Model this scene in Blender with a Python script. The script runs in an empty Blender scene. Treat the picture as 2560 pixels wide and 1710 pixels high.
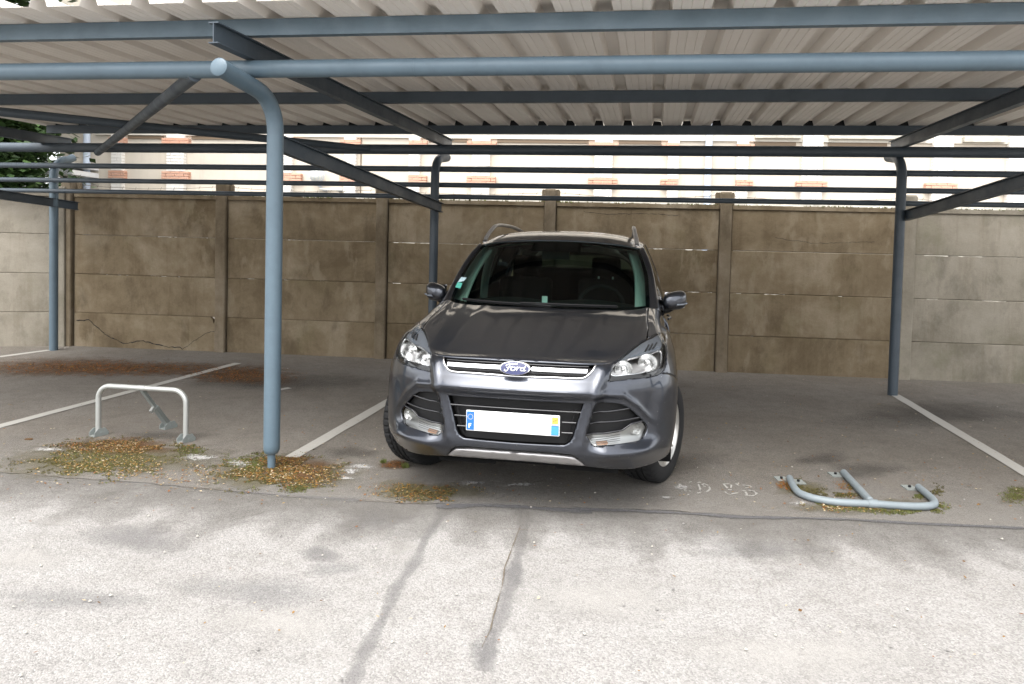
import bpy, bmesh, math, random
import numpy as np
from mathutils import Vector, Matrix
from mathutils.geometry import delaunay_2d_cdt
R = math.radians
scene = bpy.context.scene
col = scene.collection
rng = random.Random(7)

# ------------------------------------------------------------------ camera
FPX, PPX, PPY = 1682.4, 1322.8, 670.2          # focal length and principal point in photo pixels (2560 x 1710)
ROLL, PITCH, CAMH = 0.0244, 0.033, 1.545
cam_data = bpy.data.cameras.new('camera')
cam = bpy.data.objects.new('camera', cam_data)
col.objects.link(cam)
cam_data.sensor_width = 36.0
cam_data.lens = FPX / 2560 * 36
cam_data.shift_x = (1280 - PPX) / 2560
cam_data.shift_y = (PPY - 855) / 2560
cam_data.clip_start, cam_data.clip_end = 0.05, 600
cam.location = (0, 0, CAMH)
cam.rotation_euler = (Matrix.Rotation(math.pi / 2 - PITCH, 3, 'X') @ Matrix.Rotation(ROLL, 3, 'Z')).to_euler()
scene.camera = cam

# ------------------------------------------------------------------ sky and sun (bright overcast day)
SUN_EL, SUN_AZ = R(66), R(205)                 # azimuth clockwise from +Y: behind the camera, a little left
world = bpy.data.worlds.new('World')
scene.world = world
world.use_nodes = True
nt = world.node_tree
nt.nodes.clear()
sky = nt.nodes.new('ShaderNodeTexSky')
sky.sky_type = 'NISHITA'
sky.sun_disc = False
sky.sun_elevation = SUN_EL
sky.sun_rotation = SUN_AZ
sky.air_density, sky.dust_density, sky.ozone_density = 1.0, 3.0, 1.0
hs = nt.nodes.new('ShaderNodeHueSaturation')
hs.inputs['Saturation'].default_value = 0.12
bg = nt.nodes.new('ShaderNodeBackground')
bg.inputs['Strength'].default_value = 0.15
wo = nt.nodes.new('ShaderNodeOutputWorld')
nt.links.new(sky.outputs[0], hs.inputs['Color'])
nt.links.new(hs.outputs[0], bg.inputs['Color'])
nt.links.new(bg.outputs[0], wo.inputs['Surface'])
sl = bpy.data.lights.new('sun', 'SUN')
sl.energy = 0.5
sl.angle = R(60)
sl.color = (1.0, 0.94, 0.85)
sun = bpy.data.objects.new('sun', sl)
col.objects.link(sun)
sdir = Vector((math.sin(SUN_AZ) * math.cos(SUN_EL), math.cos(SUN_AZ) * math.cos(SUN_EL), math.sin(SUN_EL)))
sun.rotation_euler = sdir.to_track_quat('Z', 'Y').to_euler()
sun.location = sdir * 60

scene.render.engine = 'CYCLES'
scene.view_settings.view_transform = 'Standard'
scene.view_settings.look = 'None'
scene.view_settings.gamma = 1
scene.view_settings.use_curve_mapping = False
scene.view_settings.exposure = 2.1
scene.cycles.max_bounces = 10
scene.cycles.diffuse_bounces = 5
scene.cycles.glossy_bounces = 5
scene.cycles.transparent_max_bounces = 12
scene.cycles.sample_clamp_indirect = 8
scene.cycles.use_denoising = True

# ------------------------------------------------------------------ photo pixel -> ray
def ray(x, y):
    c, s = math.cos(ROLL), math.sin(ROLL)
    a, b = x - PPX, y - PPY
    u, v = (a * c + b * s) / FPX, (-a * s + b * c) / FPX
    c, s = math.cos(PITCH), math.sin(PITCH)
    return np.array([u, c - v * s, -s - v * c])

def G(x, y, z=0.0):
    """world point at height z seen at photo pixel x, y"""
    d = ray(x, y)
    t = (z - CAMH) / d[2]
    return Vector((d[0] * t, d[1] * t, z))

# ------------------------------------------------------------------ materials
def nodes_of(m):
    m.use_nodes = True
    n = m.node_tree
    b = n.nodes.get('Principled BSDF')
    return n, b

def mat(name, color, rough=0.6, metal=0.0, spec=0.5, coat=0.0, coat_rough=0.03, alpha=None):
    m = bpy.data.materials.new(name)
    n, b = nodes_of(m)
    b.inputs['Base Color'].default_value = (*color, 1)
    b.inputs['Roughness'].default_value = rough
    b.inputs['Metallic'].default_value = metal
    b.inputs['Specular IOR Level'].default_value = spec
    b.inputs['Coat Weight'].default_value = coat
    b.inputs['Coat Roughness'].default_value = coat_rough
    return m

class NT:
    """small node helper"""
    def __init__(self, m):
        self.n, self.b = nodes_of(m)
    def node(self, t, **kw):
        x = self.n.nodes.new(t)
        for k, v in kw.items():
            setattr(x, k, v)
        return x
    def link(self, a, b):
        self.n.links.new(a, b)
    def coords(self, scale=(1, 1, 1), kind='Object', loc=(0, 0, 0), rnd=False):
        tc = self.node('ShaderNodeTexCoord')
        mp = self.node('ShaderNodeMapping')
        mp.inputs['Scale'].default_value = scale
        mp.inputs['Location'].default_value = loc
        self.link(tc.outputs[kind], mp.inputs['Vector'])
        if rnd:
            oi = self.node('ShaderNodeObjectInfo')
            ml = self.node('ShaderNodeVectorMath', operation='SCALE')
            ml.inputs[0].default_value = (37.0, 19.0, 53.0)
            self.link(oi.outputs['Random'], ml.inputs['Scale'])
            ad = self.node('ShaderNodeVectorMath', operation='ADD')
            self.link(mp.outputs[0], ad.inputs[0]); self.link(ml.outputs[0], ad.inputs[1])
            return ad.outputs[0]
        return mp.outputs[0]
    def noise(self, vec, scale, detail=6, rough=0.6, dist=0.0):
        x = self.node('ShaderNodeTexNoise')
        x.inputs['Scale'].default_value = scale
        x.inputs['Detail'].default_value = detail
        x.inputs['Roughness'].default_value = rough
        x.inputs['Distortion'].default_value = dist
        self.link(vec, x.inputs['Vector'])
        return x.outputs['Fac']
    def voronoi(self, vec, scale, feature='F1', rand=1.0):
        x = self.node('ShaderNodeTexVoronoi', feature=feature)
        x.inputs['Scale'].default_value = scale
        x.inputs['Randomness'].default_value = rand
        self.link(vec, x.inputs['Vector'])
        return x
    def ramp(self, fac, stops):
        x = self.node('ShaderNodeValToRGB')
        e = x.color_ramp.elements
        while len(e) < len(stops):
            e.new(0.5)
        for k, (p, c) in enumerate(stops):
            e[k].position = p
            e[k].color = (*c, 1) if not isinstance(c, (int, float)) else (c, c, c, 1)
        self.link(fac, x.inputs['Fac'])
        return x.outputs['Color']
    def mix(self, fac, a, b, mode='MIX'):
        x = self.node('ShaderNodeMix', data_type='RGBA', blend_type=mode)
        for s, v in (('Factor', fac), ('A', a), ('B', b)):
            i = [k for k in x.inputs if k.name == s and k.type == ('VALUE' if s == 'Factor' else 'RGBA')][0]
            if hasattr(v, 'links'):
                self.link(v, i)
            else:
                i.default_value = v if s == 'Factor' else (*v, 1)
        return [o for o in x.outputs if o.type == 'RGBA'][0]
    def math(self, op, a, b=0.5):
        x = self.node('ShaderNodeMath', operation=op)
        for k, v in ((0, a), (1, b)):
            if hasattr(v, 'links'):
                self.link(v, x.inputs[k])
            else:
                x.inputs[k].default_value = v
        return x.outputs[0]
    def bump(self, h, strength=0.3, dist=0.01):
        x = self.node('ShaderNodeBump')
        x.inputs['Strength'].default_value = strength
        x.inputs['Distance'].default_value = dist
        self.link(h, x.inputs['Height'])
        self.link(x.outputs[0], self.b.inputs['Normal'])
    def color(self, c):
        self.link(c, self.b.inputs['Base Color'])

def asphalt(name, lo, hi, tint, scale, bump, stain, spread=1.0):
    m = bpy.data.materials.new(name)
    t = NT(m)
    v = t.coords()
    vo = t.voronoi(v, scale)
    sep = t.node('ShaderNodeSeparateColor')
    t.link(vo.outputs['Color'], sep.inputs[0])
    fine = t.noise(v, scale * 2.2, 3, 0.7)
    chip = t.math('ADD', t.math('MULTIPLY', sep.outputs[0], 0.62 * spread), t.math('MULTIPLY', fine, 0.5))
    c = t.ramp(chip, [(0.15, tuple(lo * k for k in tint)), (0.5, tuple((lo + hi) / 2 * k for k in tint)), (0.95, tuple(hi * k for k in tint))])
    big = t.noise(v, 0.9, 6, 0.65, 0.4)
    c = t.mix(t.ramp(big, [(0.35, 0.0), (0.7, 1.0)]), c, stain, 'MULTIPLY')
    mid = t.noise(v, 7, 5, 0.7)
    c = t.mix(t.ramp(mid, [(0.45, 0.0), (0.75, 0.5)]), c, (0.62, 0.6, 0.58), 'MULTIPLY')
    speck = t.voronoi(v, 34)
    c = t.mix(t.ramp(speck.outputs['Distance'], [(0.04, 0.8), (0.10, 0.0)]), c, (hi * 1.4, hi * 1.36, hi * 1.28))
    t.color(c)
    t.b.inputs['Roughness'].default_value = 0.92
    t.b.inputs['Specular IOR Level'].default_value = 0.25
    h = t.math('SUBTRACT', fine, vo.outputs['Distance'])
    t.bump(h, bump, 0.006)
    return m

def concrete(name, base, dark, light, green=0.0):
    m = bpy.data.materials.new(name)
    t = NT(m)
    v = t.coords(rnd=True)
    vs = t.coords(scale=(7.5, 7.5, 0.55), rnd=True)
    big = t.noise(v, 1.1, 8, 0.72, 0.25)
    c = t.ramp(big, [(0.32, dark), (0.5, base), (0.70, light)])
    streak = t.noise(vs, 1.0, 7, 0.7, 0.15)
    c = t.mix(t.ramp(streak, [(0.5, 0.0), (0.78, 0.5)]), c, (0.55, 0.49, 0.41), 'MULTIPLY')
    # pale runs of washed or spalled surface, tall and narrow
    v2 = t.coords(scale=(2.6, 2.6, 1.0), rnd=True, loc=(3, 1, 8))
    pale = t.noise(v2, 1.1, 9, 0.62, 0.2)
    c = t.mix(t.ramp(pale, [(0.57, 0.0), (0.62, 0.35), (0.75, 0.55)]), c, light)
    v3 = t.coords(scale=(1.8, 1.8, 1.1), rnd=True, loc=(7, 5, 2))
    dk = t.noise(v3, 1.2, 9, 0.66, 0.2)
    c = t.mix(t.ramp(dk, [(0.53, 0.0), (0.68, 0.6)]), c, tuple(k * 0.6 for k in dark))
    pit = t.voronoi(v, 34)
    c = t.mix(t.ramp(pit.outputs['Distance'], [(0.05, 0.55), (0.12, 0.0)]), c, tuple(k * 0.4 for k in dark))
    grain = t.noise(v, 120, 4, 0.8)
    c = t.mix(t.ramp(grain, [(0.35, 0.0), (0.75, 0.6)]), c, (0.68, 0.66, 0.62), 'MULTIPLY')
    if green:
        gz = t.noise(t.coords(scale=(1.5, 1.5, 1.5), rnd=True, loc=(2, 9, 4)), 1.2, 7, 0.65)
        c = t.mix(t.ramp(gz, [(0.55, 0.0), (0.8, green)]), c, (0.085, 0.10, 0.03))
    t.color(c)
    t.b.inputs['Roughness'].default_value = 0.93
    t.b.inputs['Specular IOR Level'].default_value = 0.2
    t.bump(t.math('ADD', grain, t.math('MULTIPLY', t.noise(v, 14, 6, 0.7), 1.6)), 0.35, 0.008)
    return m

def painted(name, c, rough=0.38, dirt=0.25):
    m = bpy.data.materials.new(name)
    t = NT(m)
    v = t.coords()
    d = t.noise(v, 3.5, 7, 0.7)
    cc = t.mix(t.ramp(d, [(0.45, 0.0), (0.8, dirt)]), c, tuple(k * 0.45 for k in c))
    sp = t.voronoi(v, 38)
    cc = t.mix(t.ramp(sp.outputs['Distance'], [(0.03, 0.7), (0.06, 0.0)]), cc, tuple(min(1, k * 1.8) for k in c))
    t.color(cc)
    t.link(t.ramp(d, [(0.3, rough * 0.8), (0.8, min(1, rough * 1.7))]), t.b.inputs['Roughness'])
    t.bump(t.noise(v, 60, 3, 0.6), 0.06, 0.004)
    return m

M = {}
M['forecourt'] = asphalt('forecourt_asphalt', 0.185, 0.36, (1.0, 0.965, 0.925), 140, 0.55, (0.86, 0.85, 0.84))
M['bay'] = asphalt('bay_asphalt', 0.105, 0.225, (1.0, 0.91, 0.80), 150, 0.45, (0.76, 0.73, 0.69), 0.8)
M['tar'] = asphalt('tar_joint', 0.10, 0.19, (1.0, 1.0, 1.04), 190, 0.25, (0.85, 0.85, 0.85), 0.6)
M['conc_old'] = concrete('stained_concrete', (0.200, 0.157, 0.102), (0.130, 0.098, 0.060), (0.30, 0.252, 0.185), 0.18)
M['conc_new'] = concrete('grey_concrete', (0.27, 0.245, 0.20), (0.20, 0.178, 0.14), (0.34, 0.31, 0.26), 0.30)
M['conc_post'] = concrete('post_concrete', (0.180, 0.145, 0.10), (0.125, 0.098, 0.065), (0.25, 0.21, 0.16), 0.1)
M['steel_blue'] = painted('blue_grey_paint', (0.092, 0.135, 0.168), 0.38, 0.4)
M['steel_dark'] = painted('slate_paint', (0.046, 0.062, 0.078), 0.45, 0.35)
M['galv'] = painted('galvanised_steel', (0.42, 0.43, 0.41), 0.42, 0.3)
M['galv'].node_tree.nodes['Principled BSDF'].inputs['Metallic'].default_value = 0.55
M['plate_grey'] = painted('grey_plate', (0.22, 0.24, 0.23), 0.5, 0.4)
M['black'] = mat('black_plastic', (0.012, 0.012, 0.013), 0.7, spec=0.2)

# ------------------------------------------------------------------ mesh builder
def world_loc(o):
    p = Vector((0, 0, 0))
    while o is not None:
        p += o.location
        o = o.parent
    return p

class MB:
    def __init__(self):
        self.v, self.f, self.mi, self.sm = [], [], [], []
        self.cur, self.smooth = 0, False
    def add(self, vs, fs):
        b = len(self.v)
        self.v += [tuple(p) for p in vs]
        for f in fs:
            self.f.append([b + k for k in f]); self.mi.append(self.cur); self.sm.append(self.smooth)
    def box(self, c, s, ax=None, bev=0.0):
        """box centred at c, full size s; ax = three axis vectors"""
        ax = ax or (Vector((1, 0, 0)), Vector((0, 1, 0)), Vector((0, 0, 1)))
        c = Vector(c)
        vs = [c + ax[0] * (s[0] / 2 * i) + ax[1] * (s[1] / 2 * j) + ax[2] * (s[2] / 2 * k)
              for k in (-1, 1) for j in (-1, 1) for i in (-1, 1)]
        self.add(vs, [(0, 2, 3, 1), (4, 5, 7, 6), (0, 1, 5, 4), (2, 6, 7, 3), (0, 4, 6, 2), (1, 3, 7, 5)])
    def tube(self, path, r, n=16, caps=True, dome=0.0):
        P = [Vector(p) for p in path]
        rs = r if hasattr(r, '__len__') else [r] * len(P)
        T = []
        for k in range(len(P)):
            a = P[min(k + 1, len(P) - 1)] - P[max(k - 1, 0)]
            T.append(a.normalized())
        up = Vector((0, 0, 1)) if abs(T[0].z) < 0.9 else Vector((0, 1, 0))
        N = (up - T[0] * up.dot(T[0])).normalized()
        rings = []
        for k in range(len(P)):
            if k:
                q = T[k - 1].rotation_difference(T[k])
                N = q @ N
                N = (N - T[k] * N.dot(T[k])).normalized()
            B = T[k].cross(N)
            rings.append([P[k] + (N * math.cos(2 * math.pi * a / n) + B * math.sin(2 * math.pi * a / n)) * rs[k] for a in range(n)])
        vs = [p for rg in rings for p in rg]
        fs = [(k * n + a, k * n + (a + 1) % n, (k + 1) * n + (a + 1) % n, (k + 1) * n + a)
              for k in range(len(P) - 1) for a in range(n)]
        sm = self.smooth
        self.smooth = True
        self.add(vs, fs)
        self.smooth = False
        if caps:
            for rg, tn, rv in ((rings[0], -T[0], True), (rings[-1], T[-1], False)):
                if dome:
                    self.smooth = True
                    ce = sum(rg, Vector()) / n
                    r2 = [ce + (p - ce) * 0.75 + tn * dome * 0.75 for p in rg]
                    tip = ce + tn * dome
                    vs = rg + r2 + [tip]
                    fs = [(a, (a + 1) % n, n + (a + 1) % n, n + a) for a in range(n)] + [(n + a, n + (a + 1) % n, 2 * n) for a in range(n)]
                    self.add(vs, [f[::-1] for f in fs] if rv else fs)
                    self.smooth = False
                else:
                    self.add(rg, [tuple(range(n))[::-1] if rv else tuple(range(n))])
        self.smooth = sm
    def extrude(self, prof, A, B, up=Vector((0, 0, 1)), caps=True):
        """extrude a closed profile of (side, up) points from A to B"""
        A, B = Vector(A), Vector(B)
        t = (B - A).normalized()
        side = t.cross(up).normalized()
        u2 = side.cross(t)
        n = len(prof)
        vs = [A + side * a + u2 * b for a, b in prof] + [B + side * a + u2 * b for a, b in prof]
        fs = [(k, (k + 1) % n, n + (k + 1) % n, n + k) for k in range(n)]
        ar = sum(prof[k][0] * prof[(k + 1) % n][1] - prof[(k + 1) % n][0] * prof[k][1] for k in range(n))
        if ar > 0:
            fs = [f[::-1] for f in fs]
            fs += [tuple(range(n)), tuple(range(2 * n - 1, n - 1, -1))] if caps else []
        elif caps:
            fs += [tuple(range(n))[::-1], tuple(range(n, 2 * n))]
        self.add(vs, fs)
    def poly(self, pts, flip=False):
        self.add(pts, [tuple(range(len(pts)))[::-1] if flip else tuple(range(len(pts)))])
    def prism(self, pts, dvec):
        """solid between a planar polygon and its copy moved by dvec"""
        n = len(pts)
        d = Vector(dvec)
        a = [Vector(p) for p in pts]
        b = [p + d for p in a]
        nrm = Vector((0, 0, 0))
        for k in range(n):
            nrm += a[k].cross(a[(k + 1) % n])
        fs = [(k, (k + 1) % n, n + (k + 1) % n, n + k) for k in range(n)] + [tuple(range(n))[::-1], tuple(range(n, 2 * n))]
        if nrm.dot(d) < 0:
            fs = [f[::-1] for f in fs]
        self.add(a + b, fs)
    def build(self, name, m, parent=None, local=False, smooth=False, angle=None, kind=None):
        me = bpy.data.meshes.new(name)
        off = Vector((0, 0, 0)) if (parent is None or local) else world_loc(parent)
        me.from_pydata([tuple(Vector(p) - off) for p in self.v], [], self.f)
        ms = m if isinstance(m, (list, tuple)) else [m]
        for x in ms:
            me.materials.append(M[x] if isinstance(x, str) else x)
        me.polygons.foreach_set('material_index', self.mi)
        me.polygons.foreach_set('use_smooth', [True] * len(self.f) if smooth else self.sm)
        me.update()
        if angle:
            me.set_sharp_from_angle(angle=R(angle))
        o = bpy.data.objects.new(name, me)
        col.objects.link(o)
        o.parent = parent
        if kind:
            o['kind'] = kind
        return o

def empty(name, loc, label, cat, group=None, rz=0.0):
    o = bpy.data.objects.new(name, None)
    o.empty_display_size = 0.2
    col.objects.link(o)
    o.location = loc
    o.rotation_euler = (0, 0, rz)
    o['label'] = label
    o['category'] = cat
    if group:
        o['group'] = group
    return o

def tag(o, label, cat, group=None):
    o['label'] = label
    o['category'] = cat
    if group:
        o['group'] = group
    return o
# ================================================================== GROUND
def rough_edge(pts, step=0.06, amp=0.012, closed=True):
    out = []
    n = len(pts)
    for k in range(n if closed else n - 1):
        a, b = pts[k], pts[(k + 1) % n]
        L = (b - a).length
        m = max(1, int(L / step))
        for q in range(m):
            p = a.lerp(b, q / m)
            out.append(Vector((p.x + rng.uniform(-amp, amp), p.y + rng.uniform(-amp, amp), p.z)))
    if not closed:
        out.append(pts[-1])
    return out

def flat_poly(name, pts, m, parent, z):
    """flat sheet from an outline, triangulated"""
    vs = [Vector((p.x, p.y)) for p in pts]
    n = len(vs)
    r = delaunay_2d_cdt(vs, [(k, (k + 1) % n) for k in range(n)], [list(range(n))], 1, 1e-5)
    b = MB()
    fs = []
    for f in r[2]:
        a = sum(r[0][f[k]].x * r[0][f[(k + 1) % len(f)]].y - r[0][f[(k + 1) % len(f)]].x * r[0][f[k]].y for k in range(len(f)))
        fs.append(tuple(f) if a > 0 else tuple(f)[::-1])
    b.add([(p.x, p.y, z) for p in r[0]], fs)
    return b.build(name, m, parent)

b = MB()
b.poly([(-150, -150, 0), (150, -150, 0), (150, 150, 0), (-150, 150, 0)])
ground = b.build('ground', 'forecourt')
ground['kind'] = 'structure'

seam_px = [(-900, 1120), (-300, 1160), (0, 1184), (268, 1203), (498, 1222), (728, 1243), (850, 1248), (1000, 1258), (1110, 1262),
           (1290, 1266), (1450, 1272), (1660, 1278), (1850, 1292), (2100, 1300), (2560, 1322), (3300, 1365)]
seam = [G(*p) for p in seam_px]
edge = rough_edge(seam, 0.08, 0.016, closed=False)
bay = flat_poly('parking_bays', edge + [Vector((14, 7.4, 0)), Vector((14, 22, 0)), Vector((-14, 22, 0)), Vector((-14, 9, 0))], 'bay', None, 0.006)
bay['kind'] = 'structure'

def strip(pxs, w0, w1, name, m, parent, z, amp=0.01, step=0.05):
    """ragged strip along photo pixels; half widths w0..w1 in metres"""
    P = [G(*p) for p in pxs]
    D = []
    for k in range(len(P) - 1):
        L = (P[k + 1] - P[k]).length
        n = max(1, int(L / step))
        D += [P[k].lerp(P[k + 1], q / n) for q in range(n)]
    D.append(P[-1])
    L, Rr = [], []
    for k, p in enumerate(D):
        t = (D[min(k + 1, len(D) - 1)] - D[max(0, k - 1)]).normalized()
        s = Vector((-t.y, t.x, 0))
        f = k / max(1, len(D) - 1)
        w = w0 + (w1 - w0) * f
        L.append(p + s * (w + rng.uniform(-amp, amp)))
        Rr.append(p - s * (w + rng.uniform(-amp, amp)))
    bb = MB()
    vs = []
    for a, c in zip(L, Rr):
        vs += [(a.x, a.y, z), (c.x, c.y, z)]
    bb.add(vs, [(2 * k, 2 * k + 1, 2 * k + 3, 2 * k + 2) for k in range(len(D) - 1)])
    return bb.build(name, m, parent)

# soft edged stains and painted shade: a fade value on the vertices times a noise decides how much of the surface is covered
def stain_mat(name, c, cover, nscale, soft=0.25, amount=1.0, rough=0.92, c2=None, namp=1.5):
    m = bpy.data.materials.new(name)
    t = NT(m)
    v = t.coords()
    at = t.node('ShaderNodeAttribute', attribute_name='fade')
    n1 = t.noise(v, nscale, 7, 0.72)
    s = t.math('ADD', at.outputs['Fac'], t.math('MULTIPLY', t.math('SUBTRACT', n1, 0.5), namp))
    k = t.ramp(s, [(cover, 0.0), (min(1.0, cover + soft), amount)])
    g = t.noise(v, 160, 4, 0.75)
    t.color(t.mix(t.ramp(g, [(0.35, 0.0), (0.65, 1.0)]), c, c2 or tuple(x * 0.62 for x in c)))
    t.b.inputs['Roughness'].default_value = rough
    t.b.inputs['Specular IOR Level'].default_value = 0.2
    t.link(k, t.b.inputs['Alpha'])
    t.bump(g, 0.3, 0.004)
    return m
zlay = [0.0]
def fade_mesh(name, rings, m, parent, z):
    """rings = list of (points, fade); neighbouring rings are joined; open strips repeat no point"""
    zlay[0] += 0.00006
    n = len(rings[0][0])
    bb = MB()
    vs = [(p.x, p.y, z + zlay[0]) for r_, _ in rings for p in r_]
    fd = [f for r_, f in rings for _ in r_]
    return bb, vs, fd, n
def put_fade(bb, name, m, parent, fd):
    o = bb.build(name, m, parent)
    at = o.data.attributes.new('fade', 'FLOAT', 'POINT')
    at.data.foreach_set('value', fd)
    return o
def spot(cx, cy, rx, ry, m, name, parent, z, j=0.22, tilt=0.0, n=40):
    ph = [rng.uniform(0, 6.28) for _ in range(4)]
    rings = []
    for q, f in ((1.0, 0.0), (0.75, 0.33), (0.5, 0.66), (0.25, 0.9), (0.02, 1.0)):
        pts = []
        for k in range(n):
            a = 2 * math.pi * k / n
            r = q * (1 + j * (0.6 * math.sin(2 * a + ph[0]) + 0.5 * math.sin(3 * a + ph[1]) + 0.3 * math.sin(5 * a + ph[2])))
            x, y = rx * r * math.cos(a), ry * r * math.sin(a)
            pts.append(G(cx + x, cy - y + tilt * x))
        rings.append((pts, f))
    bb, vs, fd, n = fade_mesh(name, rings, m, parent, z)
    fs = [(q * n + k, q * n + (k + 1) % n, (q + 1) * n + (k + 1) % n, (q + 1) * n + k) for q in range(4) for k in range(n)]
    bb.add(vs, fs)
    return put_fade(bb, name, m, parent, fd)
def band(pxs, w, m, name, parent, z, one_side=False):
    """soft edged strip along photo pixels, half width w"""
    P = [G(*p) for p in pxs]
    D = []
    for k in range(len(P) - 1):
        q = max(1, int((P[k + 1] - P[k]).length / 0.06))
        D += [P[k].lerp(P[k + 1], i / q) for i in range(q)]
    D.append(P[-1])
    offs = [(0.0, 1.0), (0.35, 0.7), (0.7, 0.35), (1.0, 0.0)] if one_side else [(-1, 0.0), (-0.45, 0.7), (0, 1.0), (0.45, 0.7), (1, 0.0)]
    rings = [([], f) for _, f in offs]
    for k, p in enumerate(D):
        t = (D[min(k + 1, len(D) - 1)] - D[max(0, k - 1)]).normalized()
        s = Vector((-t.y, t.x, 0))
        ww = w * (1 + 0.35 * math.sin(k * 0.9) * math.sin(k * 0.37 + 1))
        for (o, _), (r_, _) in zip(offs, rings):
            r_.append(p + s * (o * ww))
    bb, vs, fd, n = fade_mesh(name, rings, m, parent, z)
    bb.add(vs, [(q * n + k, q * n + k + 1, (q + 1) * n + k + 1, (q + 1) * n + k)[::-1] for q in range(len(offs) - 1) for k in range(n - 1)])
    return put_fade(bb, name, m, parent, fd)
M['tar_soft'] = stain_mat('smooth_tar_film', (0.225, 0.216, 0.212), 0.25, 9, 0.85, 0.50)
M['tar_faint'] = stain_mat('thin_tar_film', (0.24, 0.235, 0.235), 0.15, 6, 0.9, 0.30)
M['tar_dark'] = stain_mat('dark_tar_joint', (0.125, 0.122, 0.125), 0.25, 12, 0.6, 0.85)
M['dark_film'] = stain_mat('dark_ground_film', (0.075, 0.068, 0.060), 0.05, 3, 1.0, 0.42)  # dark soft spots, strongest at the centre
M['edge_blend'] = stain_mat('pale_chippings', (0.32, 0.305, 0.28), 0.10, 16, 0.9, 0.42, c2=(0.14, 0.13, 0.12))
M['seam_shade'] = stain_mat('seam_shade', (0.20, 0.185, 0.165), 0.05, 5, 1.0, 0.60, c2=(0.07, 0.065, 0.058))
M['chalk_film'] = stain_mat('chalky_film', (0.55, 0.54, 0.52), 0.62, 45, 0.4, 0.7, namp=2.4)
M['pale_film'] = stain_mat('pale_dust', (0.50, 0.48, 0.45), 0.25, 9, 0.9, 0.45)
M['moss_film'] = stain_mat('moss_film', (0.135, 0.11, 0.055), 0.20, 9, 0.9, 0.65, c2=(0.085, 0.08, 0.035))
M['rust_film'] = stain_mat('needle_dust', (0.14, 0.07, 0.03), 0.20, 8, 0.8, 0.7)
# tar joints and smooth repair patches
band([(1090, 1268), (1200, 1264), (1290, 1268), (1380, 1276), (1480, 1280)], 0.050, 'tar_dark', 'tar_joint', ground, 0.0075)
band([(1440, 1275), (1560, 1279), (1660, 1283), (1750, 1288), (1850, 1296), (1990, 1297), (2120, 1300), (2300, 1312), (2560, 1322)], 0.030, 'tar_dark', 'tar_joint', ground, 0.0075)
band([(560, 1222), (680, 1236), (790, 1246), (900, 1250)], 0.055, 'tar_soft', 'tar_joint', ground, 0.0075)
band([(1124, 1262), (1092, 1305), (1062, 1352), (1040, 1400), (985, 1480), (962, 1540), (905, 1640), (880, 1712)], 0.046, 'tar_soft', 'tar_joint', ground, 0.0025)
band([(1305, 1272), (1312, 1300), (1305, 1350), (1290, 1410), (1272, 1470), (1255, 1530), (1232, 1600), (1210, 1680)], 0.050, 'tar_soft', 'tar_joint', ground, 0.0025)
M['crack_soil'] = mat('crack_soil', (0.12, 0.10, 0.075), 0.95, spec=0.1)
strip([(1300, 1320), (1281, 1370), (1262, 1420), (1255, 1470), (1240, 1520), (1225, 1580), (1204, 1620)], 0.0022, 0.0018, 'ground_crack', 'crack_soil', ground, 0.0055, 0.002, 0.03)
strip([(1250, 1322), (1310, 1326), (1368, 1330)], 0.0016, 0.001, 'ground_crack', 'crack_soil', ground, 0.0056, 0.001, 0.03)
for cx, cy, rx, ry, m in [(935, 1296, 120, 36, 'tar_soft'), (340, 1348, 190, 48, 'tar_soft'), (800, 1388, 80, 26, 'tar_soft'), (1288, 1438, 40, 34, 'tar_soft'), (1205, 1625, 48, 70, 'tar_soft'),
                          (640, 1480, 240, 50, 'tar_faint'), (180, 1500, 260, 40, 'tar_faint'), (830, 1425, 90, 26, 'tar_faint'), (1880, 1375, 190, 26, 'tar_faint'),
                          (145, 1306, 70, 16, 'pale_film'), (60, 1400, 160, 40, 'pale_film'), (1000, 1370, 80, 22, 'pale_film'), (700, 1560, 260, 60, 'pale_film'), (2000, 1640, 500, 70, 'pale_film'), (1500, 1500, 300, 60, 'pale_film')]:
    spot(cx, cy, rx, ry, m, 'ground_stain', ground, 0.0015)
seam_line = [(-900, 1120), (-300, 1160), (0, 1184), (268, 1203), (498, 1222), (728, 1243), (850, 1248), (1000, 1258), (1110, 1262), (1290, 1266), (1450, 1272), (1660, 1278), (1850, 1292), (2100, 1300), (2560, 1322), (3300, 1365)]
band(seam_line, 0.95, 'edge_blend', 'bay_edge_blend', bay, 0.0070, one_side=True)  # pale chippings that fade from the seam into the bays
band(seam_line[::-1], 0.62, 'seam_shade', 'seam_shade', ground, 0.0030, one_side=True)  # dark band painted in for the roof shade, fading out over the forecourt

for cx, cy, rx, ry, m in [(2165, 1178, 110, 26, 'dark_film'), (400, 1092, 130, 14, 'dark_film'), (2060, 1150, 90, 18, 'dark_film'), (880, 1135, 70, 20, 'dark_film'), (1650, 1160, 160, 40, 'dark_film'), (700, 960, 240, 26, 'dark_film'), (2320, 1040, 260, 40, 'dark_film'),
                          (700, 1185, 230, 62, 'moss_film'), (270, 1150, 330, 62, 'moss_film'), (1060, 1232, 170, 36, 'moss_film'), (300, 1118, 200, 26, 'rust_film'), (250, 922, 460, 32, 'rust_film'), (610, 942, 200, 26, 'rust_film'),
                          (2160, 1270, 230, 24, 'moss_film'), (2010, 1225, 70, 26, 'moss_film'), (740, 1180, 150, 36, 'rust_film'), (985, 1166, 60, 14, 'rust_film'), (2545, 1240, 60, 30, 'moss_film')]:
    spot(cx, cy, rx, ry, m, 'ground_stain', bay, 0.0080)
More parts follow.
